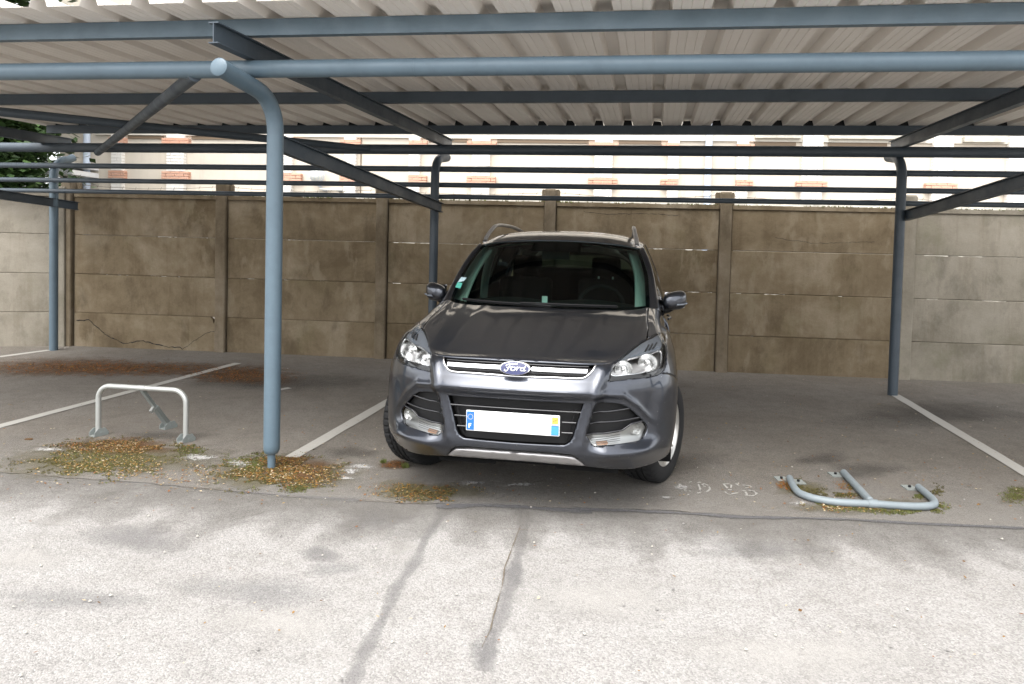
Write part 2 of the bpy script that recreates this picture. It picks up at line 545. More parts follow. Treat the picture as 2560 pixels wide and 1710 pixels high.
for cx, cy, rx, ry in [(900, 1170, 55, 12), (875, 1182, 40, 12), (866, 1200, 34, 7), (600, 1162, 70, 12), (500, 1148, 90, 12), (120, 1128, 70, 8), (1300, 1216, 90, 6), (1180, 1212, 60, 8), (1665, 1248, 24, 6), (2000, 1262, 40, 8), (1700, 1222, 40, 10)]:
    spot(cx, cy, rx, ry, 'chalk_film', 'worn_mark', bay, 0.0100, tilt=-0.02)

# white chalky worn marks and painted lines
def worn_paint(name, cov, c=(0.62, 0.61, 0.57)):
    m = bpy.data.materials.new(name)
    t = NT(m)
    v = t.coords()
    n1 = t.noise(v, 26, 6, 0.75)
    n2 = t.noise(v, 3, 5, 0.6)
    s = t.math('ADD', t.math('MULTIPLY', n1, 0.75), t.math('MULTIPLY', n2, 0.35))
    k = t.ramp(s, [(cov, 0.0), (cov + 0.07, 1.0)])
    t.color(t.mix(t.noise(v, 60, 4, 0.7), c, tuple(x * 0.7 for x in c)))
    t.b.inputs['Roughness'].default_value = 0.85
    t.link(t.math('SUBTRACT', 1.0, k), t.b.inputs['Alpha'])
    return m
M['line'] = worn_paint('worn_white_paint', 0.70, (0.40, 0.385, 0.35))
M['line_bright'] = worn_paint('chalky_paint', 0.62, (0.55, 0.54, 0.52))
S0 = 2560 / 2347
def line(p0, p1, w, name='painted_line', m='line', z=0.0105):
    a, c = G(p0[0] * S0, p0[1] * S0), G(p1[0] * S0, p1[1] * S0)
    t = (c - a).normalized()
    s = Vector((-t.y, t.x, 0)) * (w / 2)
    bb = MB()
    n = max(2, int((c - a).length / 0.15))
    vs = []
    for k in range(n + 1):
        p = a.lerp(c, k / n)
        for sg in (1, -1):
            q = p + s * (sg * (1 + rng.uniform(-0.06, 0.06)))
            vs.append((q.x, q.y, z))
    bb.add(vs, [(2 * k, 2 * k + 1, 2 * k + 3, 2 * k + 2) for k in range(n)])
    return bb.build(name, m, bay)
line((545, 834), (-120, 1011), 0.10)
line((668, 1051), (985, 867), 0.105)
line((2050, 906), (2560, 1212), 0.105)
line((113, 804), (-200, 846), 0.10)
line((664, 891), (636, 896), 0.07)
b = MB()
for pl in [[(140, 185), (185, 215)], [(335, 152), (380, 143)], [(232, 292), (278, 284)], [(340, 325), (362, 325)], [(190, 325), (205, 325)], [(345, 222), (362, 226)], [(240, 238), (262, 244)], [(250, 318), (280, 326)],
           [(500, 158), (555, 150)], [(508, 190), (528, 225), (548, 270), (546, 330)], [(500, 364), (552, 360)], [(590, 200), (630, 180), (690, 205), (735, 255), (738, 290), (700, 328), (640, 350)], [(610, 225), (650, 235)],
           [(1010, 188), (1045, 228), (1082, 268)], [(1010, 186), (1115, 184)], [(1162, 205), (1152, 262)], [(1105, 299), (1158, 300)], [(1038, 342), (1070, 372), (1110, 388), (1150, 396)], [(1168, 382), (1230, 368), (1285, 362)],
           [(1255, 182), (1300, 212)], [(1380, 205), (1450, 215), (1530, 225), (1542, 245), (1500, 258), (1440, 262)], [(1385, 318), (1440, 324)], [(1440, 345), (1455, 375), (1475, 405)], [(1505, 308), (1560, 318), (1612, 330)],
           [(1620, 348), (1662, 366), (1628, 396)], [(1508, 418), (1560, 418), (1610, 408)], [(1435, 405), (1480, 408)]]:
    P = [G(1680 + x / 7.83, 1190 + y / 7.83) for x, y in pl]
    w = 0.0065
    for k in range(len(P) - 1):
        t = (P[k + 1] - P[k]).normalized()
        s = Vector((-t.y, t.x, 0)) * w
        s2 = s * rng.uniform(0.6, 1.3)
        e = t * 0.003
        b.poly([(*(P[k] - s - e).xy, 0.0108), (*(P[k + 1] - s2 + e).xy, 0.0108), (*(P[k + 1] + s2 + e).xy, 0.0108), (*(P[k] + s - e).xy, 0.0108)])
M['chalk'] = worn_paint('chalk_white', 0.60, (0.40, 0.385, 0.355))
b.build('painted_lettering', 'chalk', bay)

# ================================================================== CONCRETE PANEL WALL
W0 = Vector((-6.29, 9.30, 0))
WD = Vector((12.44, -1.10, 0)).normalized()
WN = Vector((-WD.y, WD.x, 0))                  # away from the camera
def Wp(w, z, off=0.0):
    return W0 + WD * w + WN * off + Vector((0, 0, z))
wall = empty('concrete_wall', Wp(6.0, 0), 'long precast concrete panel wall with slotted pillars behind the parked car', 'wall')
JOINT = [-0.05, 0.475, 1.010, 1.548, 2.065]

def panel(name, m, parent, P0, d, n, w0, w1, z0, z1, slits=(), notch=None, tilt=0.0):
    """precast panel with chamfered long edges; slits = (a, b) stretches where the top edge is broken away"""
    top = [(w0, z1)]
    for a, c in slits:
        h = rng.uniform(0.0035, 0.0065)
        top += [(a, z1), (a + 0.006, z1 - h)]
        k = a + 0.03
        while k < c - 0.03:
            top.append((k, z1 - h + rng.uniform(-0.002, 0.0045))); k += rng.uniform(0.03, 0.07)
        top += [(c - 0.006, z1 - h), (c, z1)]
    if notch:
        top += [(w1 - notch[0], z1), (w1 - notch[0] * 0.55, z1 - notch[1] * 0.35), (w1 - notch[0] * 0.35, z1 - notch[1]), (w1, z1 - notch[1] * 0.9)]
    else:
        top.append((w1, z1))
    out = [(w0, z0), (w1, z0)] + top[::-1]
    N = len(out)
    ch = 0.008
    def pt(w, z, dep):
        return P0 + d * w + n * (dep + tilt * (z - z0)) + Vector((0, 0, z))
    b = MB()
    fr = []
    for k, (w, z) in enumerate(out):
        zz = z + ch if k < 2 else z - ch
        fr.append(pt(w, zz, -0.022))
    md = [pt(w, z, -0.012) for w, z in out]
    bk = [pt(w, z, 0.022) for w, z in out]
    fs = [tuple(range(N)), tuple(range(3 * N - 1, 2 * N - 1, -1))]
    for o in (0, N):
        fs += [(o + k, o + N + k, o + N + (k + 1) % N, o + (k + 1) % N) for k in range(N)]
    b.add(fr + md + bk, fs)
    return b.build(name, m, parent)

def pillar(w, parent, P0, d, n, m='conc_post', top=2.28, wd=0.145):
    b = MB()
    c = 0.012
    fl = 0.118
    prof = [(-fl, 0.075), (-fl, 0.030), (-wd / 2, 0.030), (-wd / 2, -0.075 + c), (-wd / 2 + c, -0.075), (wd / 2 - c, -0.075), (wd / 2, -0.075 + c), (wd / 2, 0.030), (fl, 0.030), (fl, 0.075)]
    base = P0 + d * w
    vs, fs = [], []
    zs = [-0.05, 0.5, 1.0, 1.5, 2.0, top - 0.02, top]
    N = len(prof)
    for q, z in enumerate(zs):
        k = 0.9 if q == len(zs) - 1 else 1.0
        j = rng.uniform(-0.003, 0.003)
        for a, e in prof:
            vs.append(base + d * (a * k + j) + n * (e * k) + Vector((0, 0, z)))
    for q in range(len(zs) - 1):
        fs += [(q * N + k, q * N + (k + 1) % N, (q + 1) * N + (k + 1) % N, (q + 1) * N + k)[::-1] for k in range(N)]
    fs += [tuple(range((len(zs) - 1) * N, len(zs) * N))[::-1]]
    b.add(vs, fs)
    return b.build('pillar', m, parent)

PW = [-0.067 + 2.213 * k for k in range(-1, 7)]
slit_tab = {   # (bay, joint): stretches of broken joint that let daylight through
    (0, 3): [(1.2, 1.42), (1.44, 1.5), (1.9, 1.94)], (0, 2): [(0.45, 0.5), (0.62, 0.7), (0.74, 0.8), (1.1, 1.2), (1.25, 1.35), (1.5, 1.54)],
    (1, 3): [(2.9, 2.96), (3.05, 3.16)], (1, 2): [(2.38, 2.6), (2.82, 2.95), (3.0, 3.06), (3.5, 3.56)], (2, 3): [(4.5, 4.58), (4.62, 4.8), (4.86, 5.0), (5.4, 5.44), (5.6, 5.62), (5.9, 5.93)],
    (2, 2): [(4.5, 4.62)], (3, 3): [(7.9, 8.02), (8.3, 8.4), (8.44, 8.58)], (3, 2): [(8.35, 8.5), (8.6, 8.66)], (3, 1): [(8.1, 8.16), (8.2, 8.32)], (4, 2): [(8.95, 9.02), (9.3, 9.56), (10.2, 10.26)],
    (4, 1): [(8.95, 9.05), (9.15, 9.2)], (5, 3): [(11.2, 11.5), (11.6, 11.9), (12.2, 12.3)], (5, 2): [(11.25, 11.4), (11.9, 12.2), (12.4, 12.6)]}
for k in range(len(PW)):
    if k >= 1:
        pillar(PW[k], wall, W0, WD, WN, 'conc_new' if k >= 6 else 'conc_post')
for k in range(1, len(PW) - 1):
    bayi = k - 1
    w0, w1 = PW[k] + 0.087, PW[k + 1] - 0.080
    m = 'conc_new' if bayi >= 5 else 'conc_old'
    for j in range(4):
        sl_ = [s for s in slit_tab.get((bayi, j + 1), []) if s[0] > w0 and s[1] < w1]
        p = panel('panel', m, wall, W0, WD, WN, w0, w1, JOINT[j] + 0.0005, JOINT[j + 1] - 0.0005, sl_,
                  (0.075, 0.085) if (bayi, j) == (0, 0) else None, rng.uniform(-0.006, 0.006))
    # coping strip
    b = MB()
    n = 14
    for q in range(n):
        a, c = w0 + (w1 - w0) * q / n, w0 + (w1 - w0) * (q + 1) / n
        hz = 2.118 + rng.uniform(-0.004, 0.004)
        b.prism([Wp(a, 2.066, -0.035), Wp(c, 2.066, -0.035), Wp(c, 2.066, 0.04), Wp(a, 2.066, 0.04)], (0, 0, hz - 2.066))
    b.build('coping', m, wall)
# crack in the lowest panel of the first bay, and a second fine one
def crack(pts, w):
    b = MB()
    D = []
    for k in range(len(pts) - 1):
        n = max(1, int(math.hypot(pts[k + 1][0] - pts[k][0], pts[k + 1][1] - pts[k][1]) / 0.03))
        for q in range(n):
            f = q / n
            D.append((pts[k][0] + (pts[k + 1][0] - pts[k][0]) * f + rng.uniform(-.006, .006), pts[k][1] + (pts[k + 1][1] - pts[k][1]) * f + rng.uniform(-.007, .007)))
    D.append(pts[-1])
    vs = []
    for k, (a, z) in enumerate(D):
        h = w * rng.uniform(0.4, 1.2)
        vs += [Wp(a, z - h, -0.0275), Wp(a, z + h, -0.0275)]
    b.add(vs, [(2 * k, 2 * k + 2, 2 * k + 3, 2 * k + 1) for k in range(len(D) - 1)])
    b.build('crack', 'black', wall)
crack([(0.06, 0.36), (0.24, 0.38), (0.5, 0.17), (0.75, 0.07), (0.88, 0.09), (1.0, 0.12), (1.2, 0.08), (1.4, 0.04), (1.56, 0.045), (1.6, 0.02)], 0.006)
crack([(1.6, 0.02), (1.85, 0.2), (1.98, 0.27), (2.08, 0.29)], 0.0035)
crack([(4.3, 2.0), (4.31, 1.6), (4.3, 1.25), (4.29, 1.05)], 0.005)
crack([(7.0, 2.0), (7.3, 1.97), (7.7, 1.99), (8.2, 1.98)], 0.003)
crack([(9.4, 1.72), (9.9, 1.66), (10.6, 1.7)], 0.002)

# the wall turns towards the camera beyond the first pillar
LD = Vector((-0.975, -0.22, 0)).normalized()
LN = Vector((LD.y, -LD.x, 0)) * 1.0
LN = Vector((-0.22, 0.975, 0)).normalized()
wall2 = empty('concrete_wall', W0 + LD * 1.2, 'short light grey panel wall angled away from the long stained one', 'wall')
L0 = W0 + LD * 0.16 + Vector((0, 0, 0))
for w in (0.0, 2.16, 4.32):
    pillar(w, wall2, L0, LD, LN, 'conc_new', 2.2)
for q in range(2):
    for j in range(4):
        panel('panel', 'conc_new', wall2, L0, LD, LN, 2.16 * q + 0.085, 2.16 * (q + 1) - 0.085, JOINT[j] + .0005, JOINT[j + 1] - .0005)
    b = MB()
    b.prism([L0 + LD * (2.16 * q + .05) + LN * -.035 + Vector((0, 0, 2.066)), L0 + LD * (2.16 * q + 2.11) + LN * -.035 + Vector((0, 0, 2.066)),
             L0 + LD * (2.16 * q + 2.11) + LN * .04 + Vector((0, 0, 2.066)), L0 + LD * (2.16 * q + .05) + LN * .04 + Vector((0, 0, 2.066))], (0, 0, 0.05))
    b.build('coping', 'conc_new', wall2)

# ================================================================== CARPORT
O2 = Vector((-1.705, 4.491, 0))
EU = Vector((math.cos(R(7.6)), -math.sin(R(7.6)), 0))
EV = Vector((math.sin(R(10.3)), math.cos(R(10.3)), 0))
def C(u, v, z):
    return O2 + EU * u + EV * v + Vector((0, 0, z))
carport = empty('carport', C(0, 0, 0), 'blue grey steel tube carport with ribbed sheet roof over the parked car', 'carport')
ROOF_L, ROOF_R, ROOF_F, ROOF_B = -5.42, 8.2, -0.60, 3.83
def roof_z(v):
    return 2.903 + 0.0165 * (v + 0.28)

def bend_post(u, v, sgn, r, base_z, lift=0.0):
    zb = 2.26 + lift
    pts = [(v, base_z), (v, 1.2), (v, zb)]
    cr = 0.23
    for k in range(1, 9):
        a = math.pi / 2 * 0.955 * k / 8
        pts.append((v + sgn * cr * (1 - math.cos(a)), zb + cr * math.sin(a)))
    ex = 0.60 if sgn < 0 else 0.45 if u > -3 else 0.30
    pts.append((v + sgn * ex, 2.53 + lift))
    return [C(u, a, z) for a, z in pts]
# front posts
for u in (0.0, 5.2):
    b = MB()
    b.tube(bend_post(u, 0, -1, 0.0535, 0.16), 0.0535, 24, dome=0.012)
    b.tube([C(u, 0, z) for z in (0.105, 0.115, 0.135, 0.165)], [0.036, 0.046, 0.0525, 0.0535], 24)
    o = b.build('post', 'steel_blue', carport)
    b = MB()
    b.tube([C(u, 0, 0.0), C(u, 0, 0.12)], 0.0255, 20)
    b.build('post_foot', 'steel_blue', o)
# rear posts
rear_posts = [(-5.30, 3.76), (-0.085, 3.60), (5.13, 3.585)]
for u, v in rear_posts:
    b = MB()
    b.tube(bend_post(u, v, 1, 0.051, 0.0, 0.13 if u > 3 else 0.095 if u > -3 else 0.06), 0.051, 20)
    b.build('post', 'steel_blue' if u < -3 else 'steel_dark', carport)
# cross pipes
b = MB()
b.tube([C(-6.4, -0.25, 2.607), C(8.3, -0.25, 2.607)], 0.0535, 28)
pf = b.build('cross_pipe', 'steel_blue', carport)
for x, y in ((1038, 160), (1360, 160)):
    d_ = ray(x, y)
    # ring where two lengths of pipe meet
    M2 = Matrix(((EU.x, EV.x), (EU.y, EV.y))).inverted()
    o2 = M2 @ Vector((-O2.x, -O2.y)); dd = M2 @ Vector((d_[0], d_[1]))
    t_ = (-0.25 - o2.y) / dd.y
    uu = o2.x + dd.x * t_
    b = MB()
    b.tube([C(uu - 0.004, -0.25, 2.607), C(uu + 0.004, -0.25, 2.607)], 0.0548, 28)
    b.build('weld_ring', 'steel_blue', pf)
b = MB()
b.tube([C(-6.6, 3.64, 2.668), C(8.3, 3.64, 2.668)], 0.060, 22)
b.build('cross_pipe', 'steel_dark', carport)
for z, r in ((2.444, 0.035), (2.254, 0.0305), (2.113, 0.029)):
    b = MB()
    b.tube([C(-6.6, 3.725, z), C(8.3, 3.70, z)], r, 14)
    b.build('rail', 'steel_dark', carport)
# horizontal wind braces
for a, c in ((C(-0.40, -0.25, 2.575), C(-4.52, 3.60, 2.60)), (C(-4.80, -0.25, 2.62), C(-0.92, 3.60, 2.665))):
    b = MB()
    b.tube([a, c], 0.042, 16)
    b.build('wind_brace', 'steel_dark', carport)
def ibeam(h, w, tf=0.007, tw=0.006):
    return [(-w / 2, 0), (w / 2, 0), (w / 2, tf), (tw / 2, tf), (tw / 2, h - tf), (w / 2, h - tf), (w / 2, h), (-w / 2, h), (-w / 2, h - tf), (-tw / 2, h - tf), (-tw / 2, tf), (-w / 2, tf)]
for u in (-5.30, -0.02, 5.15):
    b = MB()
    b.extrude(ibeam(0.12, 0.064), C(u, -0.62, 2.659), C(u, 4.03, 2.722))
    b.build('rafter', 'steel_dark' if abs(u) > 1 else 'steel_dark', carport)
    b = MB()
    e = 4.10 if u < -3 else 3.56
    zz = lambda v: 2.135 - (v - 0.0) * 0.0617
    b.extrude(ibeam(0.11, 0.055), C(u + 0.03, 0.02, zz(0.02)), C(u + 0.03, e, zz(e)))
    b.build('tie_beam', 'steel_dark', carport)
cprof = [(0, 0), (0.05, 0), (0.05, 0.015), (0.047, 0.015), (0.047, 0.004), (0.004, 0.004), (0.004, 0.096), (0.047, 0.096), (0.047, 0.085), (0.05, 0.085), (0.05, 0.1), (0, 0.1)]
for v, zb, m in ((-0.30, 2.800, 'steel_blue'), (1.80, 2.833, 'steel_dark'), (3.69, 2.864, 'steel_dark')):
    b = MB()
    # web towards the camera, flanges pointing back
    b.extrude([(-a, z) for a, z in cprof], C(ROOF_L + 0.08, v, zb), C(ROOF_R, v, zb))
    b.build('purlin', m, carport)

# ribbed roof sheets, one metre wide each
def roof_material():
    m = bpy.data.materials.new('roof_sheet')
    t = NT(m)
    v = t.coords(rnd=True)
    d = t.noise(v, 0.9, 6, 0.6, 0.2)
    c = t.ramp(d, [(0.35, (0.70, 0.655, 0.60)), (0.6, (0.75, 0.705, 0.65)), (0.8, (0.64, 0.585, 0.52))])
    t.color(c)
    t.b.inputs['Roughness'].default_value = 0.5
    t.b.inputs['Specular IOR Level'].default_value = 0.35
    return m
M['roof'] = roof_material()
P3 = 1.0 / 3
one = [(0.0, 0.0)]
for gx in (0.045, 0.102, 0.165):
    one += [(gx - 0.004, 0), (gx, 0.0045), (gx + 0.004, 0)]
one += [(0.212, 0.0), (0.232, 0.064), (0.2365, 0.066), (0.3085, 0.066), (0.313, 0.064)]
prof = [(x + P3 * k, z) for k in range(3) for x, z in one] + [(1.0, 0.0), (1.03, 0.0)]
sheet_w = 1.0
nsh = int((ROOF_R - ROOF_L) / sheet_w + 0.99)
for k in range(nsh):
    b = MB()
    u0 = ROOF_L + k * sheet_w - 0.02
    lift = 0.0 if k % 2 == 0 else 0.0016
    nf = len(prof)
    VV = [ROOF_F + rng.uniform(-0.012, 0.012), 0.6, 1.7, 2.7, ROOF_B]
    vs, fs = [], []
    for v in VV:
        for x, z in prof:
            vs.append(C(u0 + x, v, roof_z(v) + z + lift))
    for q in range(len(VV) - 1):
        for a in range(nf - 1):
            fs.append((q * nf + a, q * nf + a + 1, (q + 1) * nf + a + 1, (q + 1) * nf + a))
    b.add(vs, fs)
    o = b.build('roof_sheet', 'roof', carport)
    sm_ = o.modifiers.new('thickness', 'SOLIDIFY')
    sm_.thickness = 0.0011
    sm_.offset = 1

# foam fillers that close the ribs above the rearmost beam
b = MB()
for k in range(nsh):
    for q in range(3):
        u0 = ROOF_L + k * sheet_w - 0.02 + P3 * q
        z0 = roof_z(3.71)
        pr = [(0.219, -0.002), (0.233, 0.052 + rng.uniform(-.01, .008)), (0.312, 0.052 + rng.uniform(-.01, .008)), (0.326, -0.002)]
        b.prism([C(u0 + x, 3.70, z0 + z) for x, z in pr], EV * 0.03)
b.build('foam_filler', 'black', carport, kind='stuff')
# ================================================================== BUILDING BEHIND THE WALL
BO = 6.0
def Bp(w, z, off=0.0):
    return Wp(w, z, BO + off)
def render_mat(name, c, c2, s=1.2):
    m = bpy.data.materials.new(name)
    t = NT(m)
    v = t.coords()
    a = t.noise(v, s, 7, 0.68, 0.4)
    k = t.ramp(a, [(0.35, c), (0.7, c2)])
    st = t.noise(t.coords(scale=(6, 6, 0.6)), 1.0, 5, 0.6)
    k = t.mix(t.ramp(st, [(0.55, 0.0), (0.8, 0.4)]), k, (0.7, 0.68, 0.63), 'MULTIPLY')
    t.color(k)
    t.b.inputs['Roughness'].default_value = 0.9
    t.bump(t.noise(v, 40, 4, 0.7), 0.2, 0.01)
    return m
M['render_cream'] = render_mat('cream_render', (0.60, 0.545, 0.46), (0.52, 0.47, 0.40))
M['render_white'] = render_mat('pale_render', (0.60, 0.57, 0.51), (0.50, 0.47, 0.41), 2.0)
M['stone_sill'] = render_mat('weathered_stone', (0.60, 0.57, 0.50), (0.33, 0.31, 0.26), 5.0)
M['brick_white'] = render_mat('white_brick', (0.80, 0.78, 0.74), (0.70, 0.68, 0.64), 4.0)
M['brick_red'] = render_mat('red_brick', (0.60, 0.32, 0.22), (0.55, 0.36, 0.27), 5.0)
M['mortar'] = mat('mortar', (0.62, 0.58, 0.52), 0.95)
M['zinc'] = mat('painted_downpipe', (0.55, 0.62, 0.72), 0.45)
M['brown_wood'] = mat('brown_wood', (0.16, 0.115, 0.075), 0.7)
M['pane'] = mat('window_pane', (0.10, 0.12, 0.14), 0.08)
bld = empty('building', Bp(5.0, 0), 'cream rendered building with white and red brick piers behind the panel wall', 'building')
def bbox(b, w0, w1, z0, z1, o0, o1):
    b.prism([Bp(w0, z0, o0), Bp(w1, z0, o0), Bp(w1, z0, o1), Bp(w0, z0, o1)], (0, 0, z1 - z0))
BL, BR, BT = -5.25, 21.0, 9.0
b = MB()
bbox(b, BL, BR, -0.1, BT, 0.0, 7.0)
b.build('wall', 'render_cream', bld)
# piers: (white brick stack, wider red brick courses)
piers = [(-3.90, -3.63, -3.97, -3.57), (-2.56, -2.14, -2.68, -2.03), (0.0, 0.40, -0.13, 0.62), (1.60, 1.87, 1.50, 1.97), (3.065, 3.315, 3.065, 3.475),
         (4.475, 4.875, 4.367, 5.012), (7.145, 7.535, 7.018, 7.652), (8.70, 8.94, 8.567, 8.932), (10.142, 10.38, 10.14, 10.497),
         (11.478, 11.893, 11.375, 12.008), (14.09, 14.48, 13.965, 14.594), (15.56, 15.95, 15.45, 16.05)]
bands = [(-0.1, 2.55, 'render_white'), (3.865, 5.3, 'render_white')]
b = MB(); bbox(b, BL, BR, -0.1, 2.60, -0.07, 0.0); b.build('plinth', 'stone_sill', bld)
b = MB(); bbox(b, BL + 0.9, 9.9, 3.865, 4.35, -0.05, 0.0); bbox(b, 9.9, BR, 3.865, 3.96, -0.05, 0.0); b.build('lintel_band', 'render_white', bld)
brick_mesh = {}
nbrick = [0]
rest = MB()
def brick(w0, w1, z0, z1, m, force_rest=False):
    off0, off1 = -0.115 + rng.uniform(-0.003, 0.003), 0.0
    if force_rest or nbrick[0] >= 300:
        rest.cur = 0 if m == 'brick_white' else 1
        bbox(rest, w0 + .004, w1 - .004, z0 + .004, z1 - .004, off0, off1)
        return
    L = w1 - w0
    key = (round(L, 3), m)
    if key not in brick_mesh:
        bm = bmesh.new()
        bmesh.ops.create_cube(bm, size=1.0)
        bmesh.ops.scale(bm, vec=(L - 0.009, 0.115, (z1 - z0) - 0.009), verts=bm.verts)
        bmesh.ops.bevel(bm, geom=[e for e in bm.edges], offset=0.004, segments=1, affect='EDGES')
        me = bpy.data.meshes.new('brick')
        bm.to_mesh(me); bm.free()
        me.materials.append(M[m])
        brick_mesh[key] = me
    o = bpy.data.objects.new('brick', brick_mesh[key])
    col.objects.link(o)
    o.parent = bld
    o.location = Bp((w0 + w1) / 2, (z0 + z1) / 2, off0 / 2 - 0.002) - bld.location
    o.rotation_euler = (0, 0, math.atan2(WD.y, WD.x))
    nbrick[0] += 1
def courses(x0, x1, z0, z1, n, m, per, rest_=False):
    h = (z1 - z0) / n
    for r_ in range(n):
        k = per
        L = (x1 - x0) / k
        cuts = [x0 + L * q for q in range(k + 1)]
        if r_ % 2:
            cuts = [x0] + [x0 + L * (q + 0.5) for q in range(k)] + [x1]
        for a, c in zip(cuts[:-1], cuts[1:]):
            brick(a, c, z0 + h * r_, z0 + h * (r_ + 1), m, rest_)
for a, c, ra, rc in piers:
    b = MB()
    bbox(b, a + 0.006, c - 0.006, 2.60, 3.865, -0.100, 0.0)
    b.build('pier_core', 'mortar', bld)
    wide = (c - a) > 0.33
    right = a > 10.8
    courses(ra, rc, 2.865, 3.045, 3, 'brick_red', 3 if wide else 2)
    courses(a, c, 3.045, 3.675, 9, 'brick_white', 2 if wide else 1)
for a, c, ra, rc in piers:
    wide = (c - a) > 0.33
    if a < 10.8:
        courses(ra, rc, 3.675, 3.80, 2, 'brick_red', 3 if wide else 2, True)
        courses(a, c, 3.80, 3.866, 1, 'brick_white', 2 if wide else 1, True)
    else:
        courses(a, c, 3.675, 4.30, 9, 'brick_white', 2 if wide else 1, True)
    courses(a, c, 2.60, 2.865, 4, 'brick_white', 2 if wide else 1, True)
rest.build('brick', ['brick_white', 'brick_red'], bld, kind='stuff')
# dark strips painting lintel shadow and brown wood at the top of the blind bays
for a, c in [(-3.55, -2.70), (-2.01, -0.2), (5.02, 7.01), (7.66, 8.56), (10.51, 11.36), (12.02, 13.2), (3.49, 4.35)]:
    b = MB(); bbox(b, a, c, 3.79, 3.862, -0.03, 0.0); b.build('shadow_wood_strip', 'brown_wood', bld)
# windows of the upper floor on the right with sills and panes
for w0, w1, z0 in [(10.55, 11.38, 4.03), (12.05, 13.9, 4.03), (14.72, 15.42, 3.99), (16.3, 17.6, 3.99)]:
    b = MB(); bbox(b, w0 - 0.05, w1 + 0.05, z0 - 0.10, z0, -0.14, 0.0)
    sill = b.build('window_sill', 'stone_sill', bld)
    b = MB()
    z1 = z0 + 1.6
    bbox(b, w0, w0 + 0.07, z0, z1, -0.04, -0.001); bbox(b, w1 - 0.07, w1, z0, z1, -0.04, -0.001)
    bbox(b, w0 + .07, w1 - .07, z0, z0 + 0.05, -0.04, -0.001); bbox(b, w0 + .07, w1 - .07, z1 - 0.07, z1, -0.04, -0.001)
    n = 2 if w1 - w0 < 1 else 3
    for q in range(1, n):
        x = w0 + (w1 - w0) * q / n
        bbox(b, x - 0.035, x + 0.035, z0 + .05, z1 - .07, -0.04, -0.001)
    win = b.build('window', 'render_white', bld)
    for q in range(n):
        b = MB()
        a, c = w0 + (w1 - w0) * q / n, w0 + (w1 - w0) * (q + 1) / n
        bbox(b, a + 0.035, c - 0.035, z0 + 0.045, z1 - .06, -0.022, -0.003)
        b.build('pane', 'pane', win)
# downpipes, conduit
for w in (-4.49, 9.55):
    b = MB()
    b.tube([Bp(w, 0.0, -0.11), Bp(w, BT, -0.11)], 0.072, 16)
    o = b.build('downpipe', 'zinc', bld)
    b = MB()
    for z in (2.72, 4.6):
        b.tube([Bp(w, z - .05, -0.11), Bp(w, z - .03, -0.11), Bp(w, z + .03, -0.11), Bp(w, z + .05, -0.11)], [0.074, 0.082, 0.082, 0.074], 16)
    b.build('pipe_collar', 'zinc', o)
b = MB(); b.tube([Bp(1.96, 0, -0.02), Bp(1.96, BT, -0.02)], 0.012, 8); b.build('conduit', 'brown_wood', bld)

# globe wall lamp and strip lamp on the facade
M['globe'] = mat('opal_glass', (0.72, 0.73, 0.68), 0.25)
gl = empty('wall_lamp', Bp(1.04, 2.80, 0), 'round opal globe wall lamp on the cream building', 'lamp')
b = MB()
cpt = Bp(1.04, 2.99, -0.24)
rings = []
vs, fs = [], []
for i in range(9):
    a = math.pi * i / 8
    for j in range(16):
        p = 2 * math.pi * j / 16
        vs.append(cpt + Vector((math.sin(a) * math.cos(p), math.sin(a) * math.sin(p), math.cos(a))) * 0.155)
for i in range(8):
    for j in range(16):
        fs.append((i * 16 + j, (i + 1) * 16 + j, (i + 1) * 16 + (j + 1) % 16, i * 16 + (j + 1) % 16))
b.add(vs, fs)
b.build('globe', 'globe', gl, smooth=True)
b = MB()
for j in range(6):
    p = math.pi * j / 6
    b.tube([cpt + Vector((math.cos(p) * math.sin(a), math.sin(p) * math.sin(a), math.cos(a))) * 0.163 for a in [math.pi * 2 * k / 20 for k in range(21)]], 0.004, 6, caps=False)
b.tube([cpt + Vector((0, 0, -0.16)), cpt + Vector((0, 0, -0.21)), Bp(1.04, 2.76, 0.0)], 0.02, 8)
b.build('cage', 'zinc', gl)
sl_ = empty('strip_lamp', Bp(1.6, 2.70, 0), 'white tubular strip lamp below the globe lamp on the building', 'lamp')
b = MB(); b.tube([Bp(1.06, 2.70, -0.12), Bp(1.58, 2.69, -0.12)], 0.028, 10); b.build('tube', 'globe', sl_)
b = MB(); bbox(b, 1.12, 1.2, 2.66, 2.72, -0.10, 0.0); bbox(b, 1.46, 1.54, 2.65, 2.71, -0.10, 0.0); b.build('bracket', 'zinc', sl_)

# white boarded box at the corner of the building
M['white_board'] = mat('white_board', (0.80, 0.80, 0.80), 0.5)
wb = empty('wall_bracket', Bp(-5.0, 2.9, -0.6), 'white boxed bracket at the left corner of the cream building', 'bracket')
def wq(x0, x1, y0, y1, d0, d1, name, parent=wb):
    """block whose front face covers photo pixels at wall offset d0"""
    b = MB()
    pts = []
    for x, y in ((x0, y1), (x1, y1), (x1, y0), (x0, y0)):
        r = ray(x, y)
        o = Vector((0, 0, CAMH)); rv = Vector(r)
        n = WN
        t = ((W0 + n * d0) - o).dot(n) / rv.dot(n)
        pts.append(o + rv * t)
    b.prism(pts, WN * (d1 - d0))
    return b.build(name, 'white_board', parent)
wq(96, 181, 424, 436, 5.2, 6.4, 'board')
wq(103, 181, 406, 416, 5.2, 6.4, 'board')
wq(142, 152, 390, 406, 5.3, 5.5, 'bracket_arm')
wq(104, 119, 400, 406, 5.3, 5.5, 'bracket_arm')

